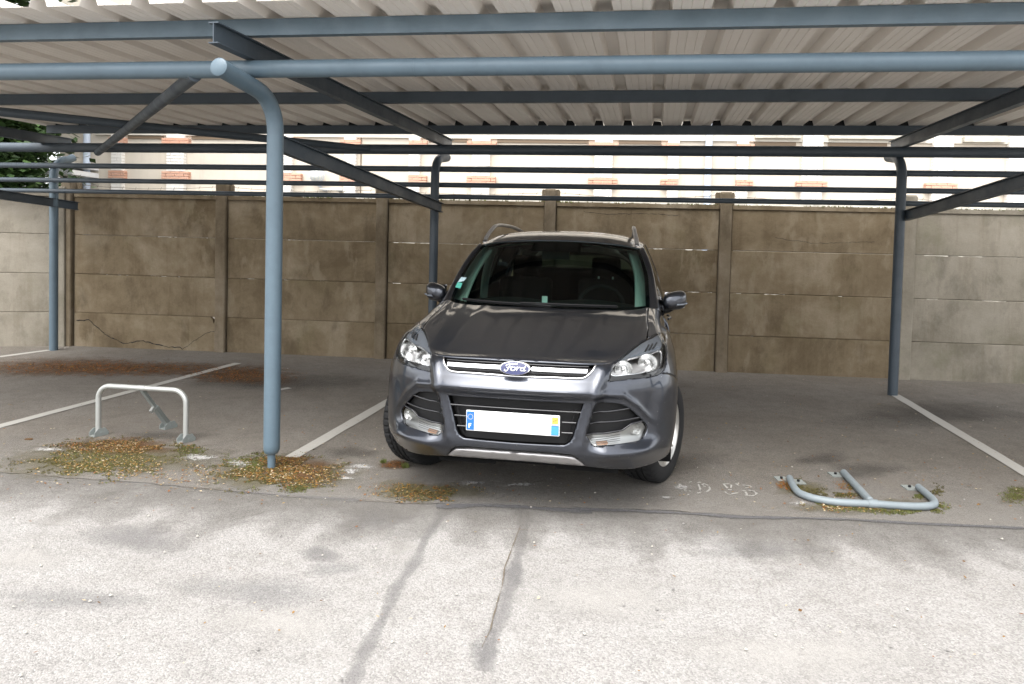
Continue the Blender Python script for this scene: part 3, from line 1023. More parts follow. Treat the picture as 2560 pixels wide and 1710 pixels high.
# barbed wire along the top of the wall
M['rust_wire'] = mat('rusty_wire', (0.09, 0.06, 0.045), 0.8)
wire = empty('barbed_wire', Wp(2.2, 2.2, 0.03), 'sagging rusty barbed wire strung above the concrete wall pillars', 'wire')
b = MB()
for k in range(1, len(PW) - 1):
    for zz, sag in ((2.25, 0.05), (2.19, 0.03)):
        P = []
        for q in range(13):
            f = q / 12
            P.append(Wp(PW[k] + (PW[k + 1] - PW[k]) * f, zz - sag * 4 * f * (1 - f) + rng.uniform(-.004, .004), 0.05))
        b.tube(P, 0.0028, 5, caps=False)
        for q in range(1, 12):
            b.tube([P[q] + Vector((-.01, 0, -.022)), P[q] + Vector((.01, 0, .022))], 0.002, 4)
b.build('strand', 'rust_wire', wire)

# moss tufts on the wall coping
M['moss'] = mat('moss', (0.075, 0.085, 0.020), 1.0, spec=0.1)
M['moss2'] = mat('bright_moss', (0.12, 0.15, 0.025), 1.0, spec=0.1)
def tuft(b, p, r, h, n=5):
    for _ in range(n):
        a = rng.uniform(0, 6.28)
        q = p + Vector((math.cos(a), math.sin(a), 0)) * r * rng.random()
        d = Vector((rng.uniform(-1, 1), rng.uniform(-1, 1), 0)) * r * 0.6
        b.add([q - d, q + d, q + Vector((rng.uniform(-1, 1) * r, rng.uniform(-1, 1) * r, h * rng.uniform(0.5, 1.2)))], [(0, 1, 2)])
b = MB()
for w in np.arange(0.1, 13.0, 0.022):
    dens = 0.5 + 0.5 * math.sin(w * 2.1) * math.sin(w * 5.7 + 1)
    if rng.random() < dens:
        b.cur = rng.choice((0, 0, 1))
        tuft(b, Wp(w + rng.uniform(-.02, .02), 2.112, rng.uniform(-.04, .03)), 0.018, 0.025, 4)
o = b.build('coping_moss', ['moss', 'moss2'], wall, kind='stuff')

# ================================================================== TREE
def leaf_mat(name, c, c2):
    m = bpy.data.materials.new(name)
    t = NT(m)
    k = t.ramp(t.noise(t.coords(), 2.3, 4, 0.6), [(0.35, c), (0.7, c2)])
    t.color(k)
    t.b.inputs['Roughness'].default_value = 0.5
    t.b.inputs['Subsurface Weight'].default_value = 0.0
    return m
M['leaf_a'] = leaf_mat('dark_leaf', (0.020, 0.045, 0.014), (0.045, 0.085, 0.022))
M['leaf_b'] = leaf_mat('mid_leaf', (0.050, 0.105, 0.028), (0.085, 0.15, 0.04))
M['bark'] = mat('bark', (0.09, 0.065, 0.045), 0.9)
def make_tree(TB, label, hgt, rad, per):
    tree = empty('tree', TB, label, 'tree')
    b = MB()
    b.tube([TB, TB + Vector((0.05, 0, 1.5)), TB + Vector((0.12, 0.05, hgt * .44)), TB + Vector((0.05, 0.1, hgt * .78)), TB + Vector((0, 0.1, hgt))], [0.22, 0.18, 0.14, 0.08, 0.03], 10)
    tips = []
    for k in range(30):
        a = k * 2.4 + rng.uniform(-.3, .3)
        z = 1.4 + (hgt - 1.8) * k / 30
        L = (rad if z < hgt * .6 else rad * (1 - (z - hgt * .6) / hgt * 1.5)) * rng.uniform(0.75, 1.05)
        s = TB + Vector((0.08, 0.05, z))
        e = s + Vector((math.cos(a) * L, math.sin(a) * L, 0.5))
        b.tube([s, s.lerp(e, .5) + Vector((0, 0, .08)), e], [0.05, 0.03, 0.012], 6)
        tips += [s.lerp(e, f) for f in (0.3, 0.55, 0.8, 1.0)]
    b.build('trunk', 'bark', tree)
    b = MB()
    for tp in tips:
        for _ in range(per):
            c = tp + Vector((rng.gauss(0, .30), rng.gauss(0, .30), rng.gauss(0, .26)))
            b.cur = 0 if rng.random() < 0.6 else 1
            ax = Vector((rng.uniform(-1, 1), rng.uniform(-1, 1), rng.uniform(-.6, .3))).normalized()
            sd = ax.cross(Vector((rng.uniform(-.4, .4), rng.uniform(-.4, .4), 1))).normalized()
            L, w = rng.uniform(.12, .24), rng.uniform(.04, .085)
            b.add([c, c + ax * L * .5 + sd * w, c + ax * L + Vector((0, 0, -.015)), c + ax * L * .5 - sd * w], [(0, 1, 2, 3)])
    b.build('crown', ['leaf_a', 'leaf_b'], tree)
make_tree(Vector((-11.25, 12.7, 0)), 'dark green leafy tree just behind the angled grey wall', 8.0, 1.85, 190)
make_tree(Vector((-14.0, 15.6, 0)), 'larger dark tree standing further back behind the other tree', 9.5, 2.7, 230)
make_tree(Vector((-10.55, 12.0, 0)), 'low dense shrubby tree right against the angled grey wall', 4.9, 1.25, 330)
# ================================================================== PARKING BARRIERS
LA, LB = Vector((-3.287, 5.138, 0)), Vector((-2.559, 5.03, 0))
LT = (LB - LA).normalized()
LNn = Vector((-LT.y, LT.x, 0))
hoop = empty('parking_barrier', LA, 'upright galvanised steel hoop parking barrier on the asphalt left of the post', 'barrier')
def H(a, z, o=0.0):
    return LA + LT * a + LNn * o + Vector((0, 0, z))
W_, HT, rr = 0.737, 0.393, 0.10
pts = [(0, 0.03), (0, HT - rr)]
for k in range(1, 8):
    a = math.pi / 2 * k / 7
    pts.append((rr * (1 - math.cos(a)), HT - rr + rr * math.sin(a)))
pts.append((W_ / 2, HT))
pts += [(W_ - x, z) for x, z in pts[:-1][::-1]]
b = MB()
b.tube([H(x, z) for x, z in pts], 0.0195, 18)
ho = b.build('hoop', 'galv', hoop)
b = MB()
b.tube([H(W_ / 2 - 0.03, HT), H(W_ / 2 + 0.03, HT)], 0.0215, 18)
b.build('collar', 'galv', ho)
foot = Vector((-2.88, 5.379, 0.035))
top = H(W_ / 2, HT - 0.012)
b = MB()
ax = (foot - top).normalized()
sd = ax.cross(Vector((0, 0, 1))).normalized()
up = sd.cross(ax)
L_ = (foot - top).length
b.box(top.lerp(foot, 0.74), (L_ * 0.52, 0.036, 0.036), (ax, sd, up))
b.box(top.lerp(foot, 0.26), (L_ * 0.50, 0.026, 0.026), (ax, sd, up))
st = b.build('strut', 'plate_grey', hoop)
b = MB(); b.box(top.lerp(foot, 0.47) - up * 0.03, (0.03, 0.02, 0.045), (ax, sd, up)); b.build('lock', 'galv', st)
def bracket(p, parent, t=LT, n=LNn):
    b = MB()
    for s in (-1, 1):
        q = [(-0.05, 0), (0.055, 0), (0.06, 0.02), (0.032, 0.058), (-0.02, 0.058), (-0.05, 0.03)]
        dirv = (n * 0.9 + t * 0.3).normalized()
        sv = dirv.cross(Vector((0, 0, 1))).normalized()
        pts = [p + sv * (s * 0.030) + dirv * a + Vector((0, 0, 0.006 + z)) for a, z in q]
        b.prism(pts, sv * (0.005 * s))
    b.box(p + Vector((0, 0, 0.010)), (0.10, 0.056, 0.006), (dirv, sv, Vector((0, 0, 1))))
    b.tube([p - sv * 0.042 + Vector((0, 0, 0.034)), p + sv * 0.042 + Vector((0, 0, 0.034))], 0.006, 8)
    b.build('foot_bracket', 'plate_grey', parent)
for p in (LA, LB, Vector((foot.x, foot.y, 0))):
    bracket(p, hoop)

flat = empty('parking_barrier', G(2170, 1250), 'folded down blue grey tube parking barrier lying flat on the ground', 'barrier')
M['barrier_paint'] = painted('barrier_paint', (0.18, 0.21, 0.225), 0.45, 0.5)
def smooth_path(px, z, n=6):
    P = [G(x, y, z) for x, y in px]
    out = []
    for k in range(len(P) - 1):
        p0, p1, p2, p3 = P[max(0, k - 1)], P[k], P[k + 1], P[min(len(P) - 1, k + 2)]
        for q in range(n):
            t = q / n
            out.append(0.5 * ((2 * p1) + (p2 - p0) * t + (2 * p0 - 5 * p1 + 4 * p2 - p3) * t * t + (3 * p1 - p0 - 3 * p2 + p3) * t ** 3))
    out.append(P[-1])
    return out
zc = 0.031
b = MB()
z7 = lambda x, y: (1920 + x / 5.104, 1150 + y / 5.104)
b.tube(smooth_path([z7(275, 230), z7(310, 310), z7(375, 400), z7(480, 455), z7(640, 500), z7(900, 540), z7(1330, 560), z7(1700, 585), z7(1950, 592), z7(2090, 578), z7(2125, 545), z7(2085, 485), z7(1920, 345)], zc), 0.0225, 18)
fh = b.build('hoop', 'barrier_paint', flat)
b = MB()
b.tube([G(*z7(1270, 556), zc), G(*z7(1395, 562), zc)], 0.0262, 18)
b.build('collar', 'barrier_paint', fh)
b = MB()
b.tube([G(*z7(965, 160), zc), G(*z7(1300, 520), zc)], 0.0235, 18, dome=0.008)
b.build('strut', 'barrier_paint', flat)
for x, y in ((170, 262), (385, 300), (860, 205), (1805, 372)):
    b = MB()
    p = G(*z7(x, y), 0.0)
    b.box(p + Vector((0, 0, 0.010)), (0.075, 0.085, 0.008))
    o = b.build('base_plate', 'plate_grey', flat)
    b = MB()
    b.tube([p + Vector((0, 0, 0.012)), p + Vector((0, 0, 0.026))], 0.009, 6)
    b.build('bolt', 'black', o)

# ================================================================== LEAF LITTER, MOSS, PEBBLES
def flatmat(name, c, var=0.35):
    m = bpy.data.materials.new(name)
    t = NT(m)
    k = t.mix(t.noise(t.coords(), 35, 3, 0.6), c, tuple(x * (1 - var) for x in c))
    t.color(k)
    t.b.inputs['Roughness'].default_value = 0.9
    t.b.inputs['Specular IOR Level'].default_value = 0.15
    return m
LM = [flatmat('leaf_rust', (0.22, 0.085, 0.025)), flatmat('leaf_brown', (0.13, 0.07, 0.03)), flatmat('leaf_straw', (0.30, 0.21, 0.09)),
      flatmat('leaf_ochre', (0.24, 0.13, 0.03)), flatmat('leaf_pale', (0.46, 0.38, 0.26))]
MM = [flatmat('moss_dark', (0.080, 0.068, 0.026)), flatmat('moss_olive', (0.120, 0.105, 0.036)), flatmat('moss_green', (0.125, 0.145, 0.042))]
from mathutils import noise as mnoise
def gauss_px(cx, cy, rx, ry):
    """patchy spot with a ragged, fading rim"""
    for _ in range(40):
        a, c = rng.gauss(0, .48), rng.gauss(0, .48)
        x, y = cx + a * rx, cy + c * ry
        p = G(x, y)
        if mnoise.noise(Vector((p.x * 6, p.y * 6, 3.1))) + 0.6 * mnoise.noise(Vector((p.x * 17, p.y * 17, 8.7))) > 0.55 * (a * a + c * c) - 0.42:
            break
    return x, y
def under_car(p):
    return False
def leaf(b, p, s, z0):
    a = rng.uniform(0, 6.28)
    t = Vector((math.cos(a), math.sin(a), rng.uniform(-.25, .35)))
    n = Vector((-math.sin(a), math.cos(a), rng.uniform(-.4, .4)))
    w = s * rng.uniform(0.18, 0.45)
    q = Vector((p.x, p.y, z0 + rng.uniform(0.001, 0.008)))
    b.add([q - t * s * .5, q + n * w, q + t * s * .5, q - n * w], [(0, 1, 2, 3)])
litter = MB()
def scatter(cx, cy, rx, ry, n, mats, smin=0.005, smax=0.018):
    for _ in range(int(n * 1.4)):
        p = G(*gauss_px(cx, cy, rx, ry))
        litter.cur = rng.choice(mats)
        leaf(litter, p, rng.uniform(smin, smax), 0.008)
moss = MB()
def mossy(cx, cy, rx, ry, n, mats, r=0.010, h=0.010):
    for _ in range(int(n * 0.62)):
        p = G(*gauss_px(cx, cy, rx, ry))
        moss.cur = rng.choice(mats)
        tuft(moss, Vector((p.x, p.y, 0.006)), r * 0.8, h, 3)
# around the front post
mossy(690, 1185, 185, 52, 5200, (0, 0, 1, 1, 2)); mossy(610, 1160, 80, 30, 900, (1, 2, 2)); mossy(640, 1170, 50, 18, 500, (2,)); mossy(755, 1225, 40, 12, 350, (1, 2))
scatter(715, 1185, 175, 45, 2300, (0, 1, 1, 2, 3, 3, 4)); scatter(720, 1155, 90, 14, 500, (0, 1, 1, 3))
# below the hoop barrier
mossy(300, 1120, 190, 24, 2200, (0, 1, 1)); mossy(260, 1160, 190, 42, 3600, (1, 1, 2)); mossy(120, 1165, 120, 28, 600, (0, 1, 1)); mossy(470, 1130, 60, 18, 500, (1, 2))
scatter(300, 1120, 180, 20, 1500, (0, 0, 1, 3, 2, 4)); scatter(250, 1165, 220, 38, 900, (2, 3, 3, 4)); scatter(500, 1190, 260, 40, 500, (2, 3, 4, 0))
# in front of the left wheel and below the bumper
mossy(1060, 1235, 120, 26, 1300, (0, 0, 1)); scatter(1050, 1232, 140, 30, 500, (2, 3, 0)); scatter(985, 1165, 40, 10, 220, (0, 1, 1))
mossy(1012, 1170, 10, 4, 60, (2,), 0.012, 0.03); mossy(958, 1160, 8, 4, 40, (2,), 0.012, 0.03)
# around the folded barrier
for x, y, rx, ry, n, mm in [(1990, 1215, 28, 22, 420, (0, 1)), (2020, 1232, 50, 14, 420, (0, 1)), (2100, 1240, 60, 8, 380, (0, 1)), (2080, 1265, 90, 8, 500, (1, 2)), (2170, 1275, 90, 9, 620, (1, 2, 2)), (2260, 1282, 90, 9, 620, (1, 2, 2)),
                            (2330, 1272, 40, 14, 320, (1, 2)), (2300, 1240, 22, 14, 260, (1, 2)), (2545, 1240, 40, 22, 500, (1, 2, 2)), (2130, 1215, 18, 18, 150, (0, 1)), (2340, 1230, 25, 16, 160, (0, 1))]:
    mossy(x, y, rx, ry, n, mm, 0.009, 0.010)
scatter(1965, 1215, 30, 20, 200, (0, 0, 3)); scatter(2150, 1270, 190, 14, 500, (0, 2, 3, 4)); scatter(2110, 1225, 30, 22, 80, (0, 3))
# rust coloured drift near the wall
for _ in range(5200):
    x, y = gauss_px(250, 922, 380, 24) if rng.random() < .75 else gauss_px(600, 940, 160, 22)
    if x < -80: continue
    p = G(x, y)
    litter.cur = rng.choice((0, 0, 0, 1, 3))
    leaf(litter, p, rng.uniform(0.008, 0.024), 0.008)
# thin scatter over the bays and the forecourt
for _ in range(1500):
    p = G(rng.uniform(-60, 2600), rng.uniform(885, 1270) if rng.random() < .93 else rng.uniform(1270, 1690))
    litter.cur = rng.choice((0, 2, 3, 4, 1))
    leaf(litter, p, rng.uniform(0.007, 0.022), 0.009)
o = litter.build('leaf_litter', LM)
tag(o, 'scattered rust and straw coloured leaf litter on the asphalt', 'leaves')
o['kind'] = 'stuff'
o = moss.build('moss', MM)
tag(o, 'olive and green moss growing on the asphalt around the post and barriers', 'moss')
o['kind'] = 'stuff'
# one large fallen leaf, a few bits of pale litter
def bit(px, s, m, name, label, cat, hgt=0.006, n=7):
    p = G(*px)
    b = MB()
    pts = []
    for k in range(n):
        a = 2 * math.pi * k / n
        r = s * rng.uniform(0.6, 1.1)
        pts.append(Vector((p.x + math.cos(a) * r, p.y + math.sin(a) * r * 0.7, 0.008)))
    b.prism(pts, (0, 0, hgt))
    o = b.build(name, m)
    return tag(o, label, cat)
bit((74, 1101), 0.035, LM[1], 'fallen_leaf', 'dark brown fallen leaf beside the hoop barrier', 'leaf')
PB = [mat('pale_pebble', (0.34, 0.32, 0.28), 0.8), mat('grey_pebble', (0.20, 0.19, 0.18), 0.9)]
peb = MB()
for _ in range(160):
    x, y = rng.uniform(-50, 2600), 880 + 830 * rng.random() ** 0.8
    p = G(x, y)
    s = rng.uniform(0.003, 0.009)
    peb.cur = 0 if rng.random() < .7 else 1
    c = Vector((p.x, p.y, 0.008))
    n = 5
    base = [c + Vector((math.cos(2 * math.pi * k / n) * s * rng.uniform(.7, 1.2), math.sin(2 * math.pi * k / n) * s * rng.uniform(.7, 1.2), 0)) for k in range(n)]
    peb.add(base + [c + Vector((rng.uniform(-.3, .3) * s, rng.uniform(-.3, .3) * s, s * .8))], [(k, (k + 1) % n, n) for k in range(n)])
o = peb.build('pebbles', PB)
tag(o, 'small loose pale pebbles strewn over the asphalt', 'pebbles')
o['kind'] = 'stuff'
# ================================================================== CAR
CARX, CARY, YAW = -0.071, 3.678, 0.159
car = empty('car', (CARX, CARY, 0), 'dark grey metallic compact suv parked nose out under the carport', 'car', rz=-YAW)
cyaw, syaw = math.cos(YAW), math.sin(YAW)
def to_car(p):
    x, y = p[0] - CARX, p[1] - CARY
    return np.array([x * cyaw - y * syaw, x * syaw + y * cyaw, p[2]])
def to_world(p):
    return (CARX + p[0] * cyaw + p[1] * syaw, CARY - p[0] * syaw + p[1] * cyaw, p[2])
def proj(p):
    """car point -> photo pixel"""
    X, Y, Z = to_world(p)
    Z -= CAMH
    c, s = math.cos(PITCH), math.sin(PITCH)
    y2, z2 = Y * c - Z * s, Y * s + Z * c
    u, v = X / y2 * FPX, -z2 / y2 * FPX
    c, s = math.cos(ROLL), math.sin(ROLL)
    return np.array([PPX + u * c - v * s, PPY + u * s + v * c])

# materials of the car
def paint_mat():
    m = bpy.data.materials.new('metallic_grey_paint')
    t = NT(m)
    v = t.coords()
    fl = t.voronoi(v, 900)
    sep = t.node('ShaderNodeSeparateColor')
    t.link(fl.outputs['Color'], sep.inputs[0])
    c = t.ramp(sep.outputs[0], [(0.0, (0.028, 0.032, 0.042)), (1.0, (0.050, 0.056, 0.072))])
    dust = t.noise(v, 5, 6, 0.7)
    c = t.mix(t.ramp(dust, [(0.5, 0.0), (0.8, 0.06)]), c, (0.20, 0.19, 0.17))
    sp = t.voronoi(v, 22)
    c = t.mix(t.ramp(sp.outputs['Distance'], [(0.035, 0.55), (0.055, 0.0)]), c, (0.45, 0.43, 0.40))
    t.color(c)
    t.b.inputs['Metallic'].default_value = 0.85
    t.b.inputs['Roughness'].default_value = 0.31
    t.b.inputs['Coat Weight'].default_value = 1.0
    t.b.inputs['Coat Roughness'].default_value = 0.045
    return m
M['paint'] = paint_mat()
M['chrome'] = mat('chrome', (0.75, 0.75, 0.76), 0.10, 1.0)
M['satin'] = mat('satin_silver', (0.46, 0.45, 0.45), 0.36, 0.75)
M['gloss_black'] = mat('gloss_black', (0.008, 0.008, 0.010), 0.12, coat=0.6)
M['plastic'] = mat('textured_plastic', (0.007, 0.007, 0.0075), 0.6, spec=0.3)
M['deep'] = mat('black_void', (0.006, 0.006, 0.006), 0.9, spec=0.1)
M['rubber'] = mat('tyre_rubber', (0.012, 0.012, 0.0125), 0.8, spec=0.25)
M['alloy'] = mat('alloy_rim', (0.50, 0.49, 0.47), 0.30, 0.85)
M['disc'] = mat('brake_steel', (0.25, 0.24, 0.23), 0.4, 0.9)
M['seat'] = mat('dark_cloth', (0.006, 0.006, 0.007), 0.95, spec=0.1)
M['trim'] = mat('pale_trim', (0.66, 0.68, 0.65), 0.85)
M['dash'] = mat('dash_plastic', (0.010, 0.011, 0.012), 0.7, spec=0.2)
M['white_plate'] = mat('plate_white', (0.80, 0.80, 0.79), 0.35)
M['plate_blue'] = mat('plate_blue', (0.016, 0.13, 0.52), 0.35)
M['plate_sky'] = mat('plate_light_blue', (0.055, 0.27, 0.80), 0.4)
M['plate_yellow'] = mat('plate_yellow', (0.75, 0.42, 0.08), 0.4)
M['badge_blue'] = mat('badge_blue', (0.006, 0.011, 0.075), 0.25, coat=0.2)
M['amber'] = mat('amber_lens', (0.24, 0.115, 0.05), 0.3, 0.3)
M['reflector'] = mat('lamp_reflector', (0.92, 0.92, 0.91), 0.24, 1.0)
M['fog_inner'] = mat('fog_lamp_inner', (0.34, 0.34, 0.33), 0.3, 0.85)
M['lamp_grey'] = mat('lamp_bezel', (0.20, 0.22, 0.25), 0.25, 0.5)
M['sticker_green'] = mat('sticker_green', (0.10, 0.45, 0.36), 0.5)
M['sticker_pale'] = mat('sticker_pale', (0.50, 0.66, 0.70), 0.5)
M['paper'] = mat('paper_white', (0.80, 0.82, 0.80), 0.7)
def glass_mat(name, tint, ior=1.5, refl=1.0):
    m = bpy.data.materials.new(name)
    m.use_nodes = True
    n = m.node_tree
    n.nodes.clear()
    tr = n.nodes.new('ShaderNodeBsdfTransparent'); tr.inputs[0].default_value = (*tint, 1)
    gl = n.nodes.new('ShaderNodeBsdfGlossy'); gl.inputs['Roughness'].default_value = 0.015
    gl.inputs[0].default_value = (refl, refl, refl, 1)
    fr = n.nodes.new('ShaderNodeFresnel'); fr.inputs[0].default_value = ior
    mx = n.nodes.new('ShaderNodeMixShader')
    ou = n.nodes.new('ShaderNodeOutputMaterial')
    n.links.new(fr.outputs[0], mx.inputs[0]); n.links.new(tr.outputs[0], mx.inputs[1]); n.links.new(gl.outputs[0], mx.inputs[2])
    n.links.new(mx.outputs[0], ou.inputs[0])
    return m
M['windshield'] = glass_mat('windshield_glass', (0.46, 0.63, 0.57), 1.38, 0.55)
M['side_glass'] = glass_mat('side_glass', (0.22, 0.27, 0.25))
M['lamp_lens'] = glass_mat('lamp_lens', (0.94, 0.95, 0.95), 1.45)

# ---- front clip: one smooth surface through a grid of points (right half, x >= 0)
def row(*p):
    return [list(map(float, q)) for q in p]
GRID = np.array([
 row((0,.105,.310),(.20,.107,.310),(.40,.125,.305),(.54,.175,.290),(.66,.245,.284),(.76,.335,.288),(.835,.425,.300),(.875,.50,.31),(.885,.560,.32)),
 row((0,.035,.400),(.20,.040,.400),(.40,.058,.400),(.54,.100,.392),(.668,.172,.382),(.775,.275,.378),(.855,.390,.378),(.890,.48,.38),(.902,.553,.39)),
 row((0,.032,.490),(.20,.037,.490),(.40,.057,.490),(.545,.105,.488),(.672,.185,.484),(.778,.285,.482),(.860,.395,.480),(.902,.485,.48),(.914,.575,.485)),
 row((0,.038,.600),(.20,.043,.600),(.40,.060,.600),(.55,.108,.600),(.676,.187,.600),(.781,.287,.600),(.863,.400,.598),(.910,.505,.592),(.924,.635,.585)),
 row((0,.034,.690),(.20,.038,.690),(.40,.056,.690),(.55,.104,.692),(.678,.183,.695),(.783,.287,.697),(.866,.408,.698),(.914,.540,.690),(.932,.740,.672)),
 row((0,.010,.747),(.20,.014,.747),(.40,.034,.748),(.55,.098,.752),(.680,.186,.757),(.785,.298,.763),(.868,.430,.765),(.916,.590,.748),(.936,.870,.715)),
 row((0,.046,.815),(.20,.050,.815),(.40,.072,.817),(.55,.128,.822),(.680,.222,.830),(.785,.342,.840),(.867,.485,.846),(.917,.680,.815),(.936,1.02,.712)),
 row((0,.098,.893),(.20,.103,.893),(.40,.130,.891),(.54,.205,.888),(.668,.330,.905),(.770,.460,.928),(.852,.600,.940),(.913,.82,.880),(.932,1.165,.640)),
 row((0,.185,.927),(.20,.190,.927),(.40,.218,.925),(.54,.295,.922),(.660,.430,.943),(.757,.575,.966),(.838,.725,.975),(.907,.950,.905),(.926,1.270,.520)),
 row((0,.380,.970),(.20,.383,.972),(.39,.405,.974),(.53,.465,.969),(.646,.580,.981),(.742,.715,1.002),(.824,.855,1.005),(.901,1.08,.920),(.922,1.310,.400)),
 row((0,.650,1.028),(.20,.650,1.031),(.39,.660,1.031),(.53,.695,1.023),(.646,.775,1.025),(.742,.880,1.037),(.822,.99,1.029),(.899,1.20,.905),(.918,1.320,.320)),
 row((0,.880,1.077),(.20,.880,1.080),(.39,.890,1.077),(.53,.920,1.073),(.650,.985,1.071),(.746,1.07,1.076),(.826,1.16,1.052),(.903,1.31,.860),(.916,1.370,.285)),
 row((0,1.06,1.114),(.20,1.065,1.116),(.39,1.085,1.112),(.53,1.12,1.116),(.660,1.19,1.114),(.758,1.28,1.113),(.838,1.345,1.070),(.908,1.425,.830),(.916,1.430,.275)),
])
NJ, NI = GRID.shape[0], GRID.shape[1]
# smooth crown of the bonnet
_zc = np.polyfit([.13, .38, .65, .88, 1.06], [.905, .970, 1.028, 1.077, 1.114], 2)
for _j in range(8, 13):
    for _i in range(0, 6):
        _x, _y = GRID[_j, _i, 0], GRID[_j, _i, 1]
        GRID[_j, _i, 2] = np.polyval(_zc, _y) - (.05 + .095 * math.exp(-(_y - .2) / .3)) * _x * _x
def _pad(A, ax):
    a0 = 2 * np.take(A, [0], ax) - np.take(A, [1], ax)
    a1 = 2 * np.take(A, [-1], ax) - np.take(A, [-2], ax)
    return np.concatenate([a0, A, a1], ax)
GP = _pad(_pad(GRID, 0), 1)
GP[:, 0, 0] = -GP[:, 2, 0]; GP[:, 0, 1:] = GP[:, 2, 1:]          # mirror across the centre line
def _w(t):
    return np.stack([-.5 * t + t**2 - .5 * t**3, 1 - 2.5 * t**2 + 1.5 * t**3, .5 * t + 2 * t**2 - 1.5 * t**3, -.5 * t**2 + .5 * t**3], -1)
def sstep(a, b, x):
    t = np.clip((x - a) / (b - a), 0, 1)
    return t * t * (3 - 2 * t)
def relief(P, J):
    """styling lines pressed into the front: y offset, positive = backwards"""
    x, z = P[..., 0], P[..., 2]
    front = 1 - sstep(6.6, 7.4, J)
    xl = np.interp(z, [.33, .40, .50, .70, .80, .90], [.42, .385, .40, .445, .475, .51])
    k = sstep(0.0, 0.05, x - xl) * (1 - sstep(.30, .42, x - xl) * .8)
    d = .030 * k * sstep(.40, .50, z) * (1 - sstep(.80, .90, z)) * front
    # rib along the trapezoid frame
    d -= .010 * np.exp(-((x - xl + .012) / .018)**2) * sstep(.40, .46, z) * front
    # crease between the light catching upper half of the nose and the lower half
    d -= .016 * np.clip(1 - np.abs(z - .750) / .055, 0, 1) * (1 - sstep(.40, .50, x)) * front
    # brow over the fog lamp pocket
    br = np.interp(x, [.42, .50, .60, .68, .75, .80], [.712, .722, .712, .650, .565, .52])
    d -= .018 * np.exp(-((z - br - .012) / .020)**2) * sstep(.42, .48, x) * (1 - sstep(.72, .80, x)) * front
    # chin that catches the light below the fog lamp
    d -= .028 * np.exp(-((z - .405) / .040)**2) * sstep(.42, .52, x) * (1 - sstep(.74, .84, x)) * front
    return d
def surf(I, J):
    I = np.asarray(I, float); J = np.asarray(J, float)
    i0 = np.clip(np.floor(I), 0, NI - 2).astype(int); j0 = np.clip(np.floor(J), 0, NJ - 2).astype(int)
    wi, wj = _w(I - i0), _w(J - j0)
    out = np.zeros(I.shape + (3,))
    for a in range(4):
        for c in range(4):
            out += (wj[..., a] * wi[..., c])[..., None] * GP[j0 + a, i0 + c]
    out[..., 1] += relief(out, J)
    # bonnet creases
    hood = sstep(7.4, 9.0, J)
    out[..., 2] += .010 * hood * np.exp(-((out[..., 0] - .43 - .0 * J) / .05)**2) * .25
    return out
def normal(I, J):
    e = 1e-3
    a = surf(np.asarray(I) + e, J) - surf(np.asarray(I) - e, J)
    c = surf(I, np.asarray(J) + e) - surf(I, np.asarray(J) - e)
    n = np.cross(a, c)
    return n / (np.linalg.norm(n, axis=-1, keepdims=True) + 1e-12)
# table for photo pixel -> surface parameter
_JJ, _II = np.meshgrid(np.linspace(0, NJ - 1, 241), np.linspace(0, NI - 1, 161), indexing='ij')
_SP = surf(_II, _JJ)
_NN = normal(_II, _JJ)
_camc = to_car((0, 0, CAMH))
_vis = ((_camc - _SP) * _NN).sum(-1) > 0
def proj_arr(P):
    sh = P.shape[:-1]
    P = P.reshape(-1, 3)
    X = CARX + P[:, 0] * cyaw + P[:, 1] * syaw; Y = CARY - P[:, 0] * syaw + P[:, 1] * cyaw; Z = P[:, 2] - CAMH
    c, s = math.cos(PITCH), math.sin(PITCH)
    y2, z2 = Y * c - Z * s, Y * s + Z * c
    u, v = X / y2 * FPX, -z2 / y2 * FPX
    c, s = math.cos(ROLL), math.sin(ROLL)
    return np.stack([PPX + u * c - v * s, PPY + u * s + v * c], -1).reshape(sh + (2,))
_PX = proj_arr(_SP)
def px2s(x, y):
    d = ((_PX - np.array([x, y]))**2).sum(-1) + np.where(_vis, 0, 400)
    k = np.unravel_index(np.argmin(d), d.shape)
    p = np.array([_II[k], _JJ[k]])
    for _ in range(4):
        q = proj_arr(surf(p[0], p[1])[None])[0]
        e = 1e-3
        a = (proj_arr(surf(p[0] + e, p[1])[None])[0] - q) / e
        c = (proj_arr(surf(p[0], p[1] + e)[None])[0] - q) / e
        A = np.array([a, c]).T
        if abs(np.linalg.det(A)) < 50: break
        st_ = np.clip(np.linalg.solve(A, np.array([x, y]) - q), -.3, .3)
        p = np.clip(p + st_, [0, 0], [NI - 1, NJ - 1])
    return (float(p[0]), float(p[1]))
def z1(*pts):
    return [px2s(940 + x / 2.24, 540 + y / 2.24) for x, y in pts]
def z3(*pts):
    return [px2s(1350 + x / 3.485, 800 + y / 3.485) for x, y in pts]

def dens(poly, step=0.07, closed=True):
    out = []
    n = len(poly)
    for k in range(n if closed else n - 1):
        a, c = np.array(poly[k]), np.array(poly[(k + 1) % n])
        m = max(1, int(np.linalg.norm(c - a) / step))
        out += [tuple(a + (c - a) * q / m) for q in range(m)]
    if not closed:
        out.append(tuple(poly[-1]))
    return out
def smooth_poly(poly, n=5, closed=True, keep=()):
    """Catmull-Rom through the corner points"""
    P = [np.array(p) for p in poly]
    N = len(P)
    out = []
    for k in range(N if closed else N - 1):
        g = (lambda q: P[q % N]) if closed else (lambda q: P[min(max(q, 0), N - 1)])
        p0, p1, p2, p3 = g(k - 1), g(k), g(k + 1), g(k + 2)
        for q in range(n):
            t = q / n
            out.append(tuple(.5 * (2 * p1 + (p2 - p0) * t + (2 * p0 - 5 * p1 + 4 * p2 - p3) * t * t + (3 * p1 - p0 - 3 * p2 + p3) * t**3)))
    if not closed:
        out.append(tuple(P[-1]))
    return out
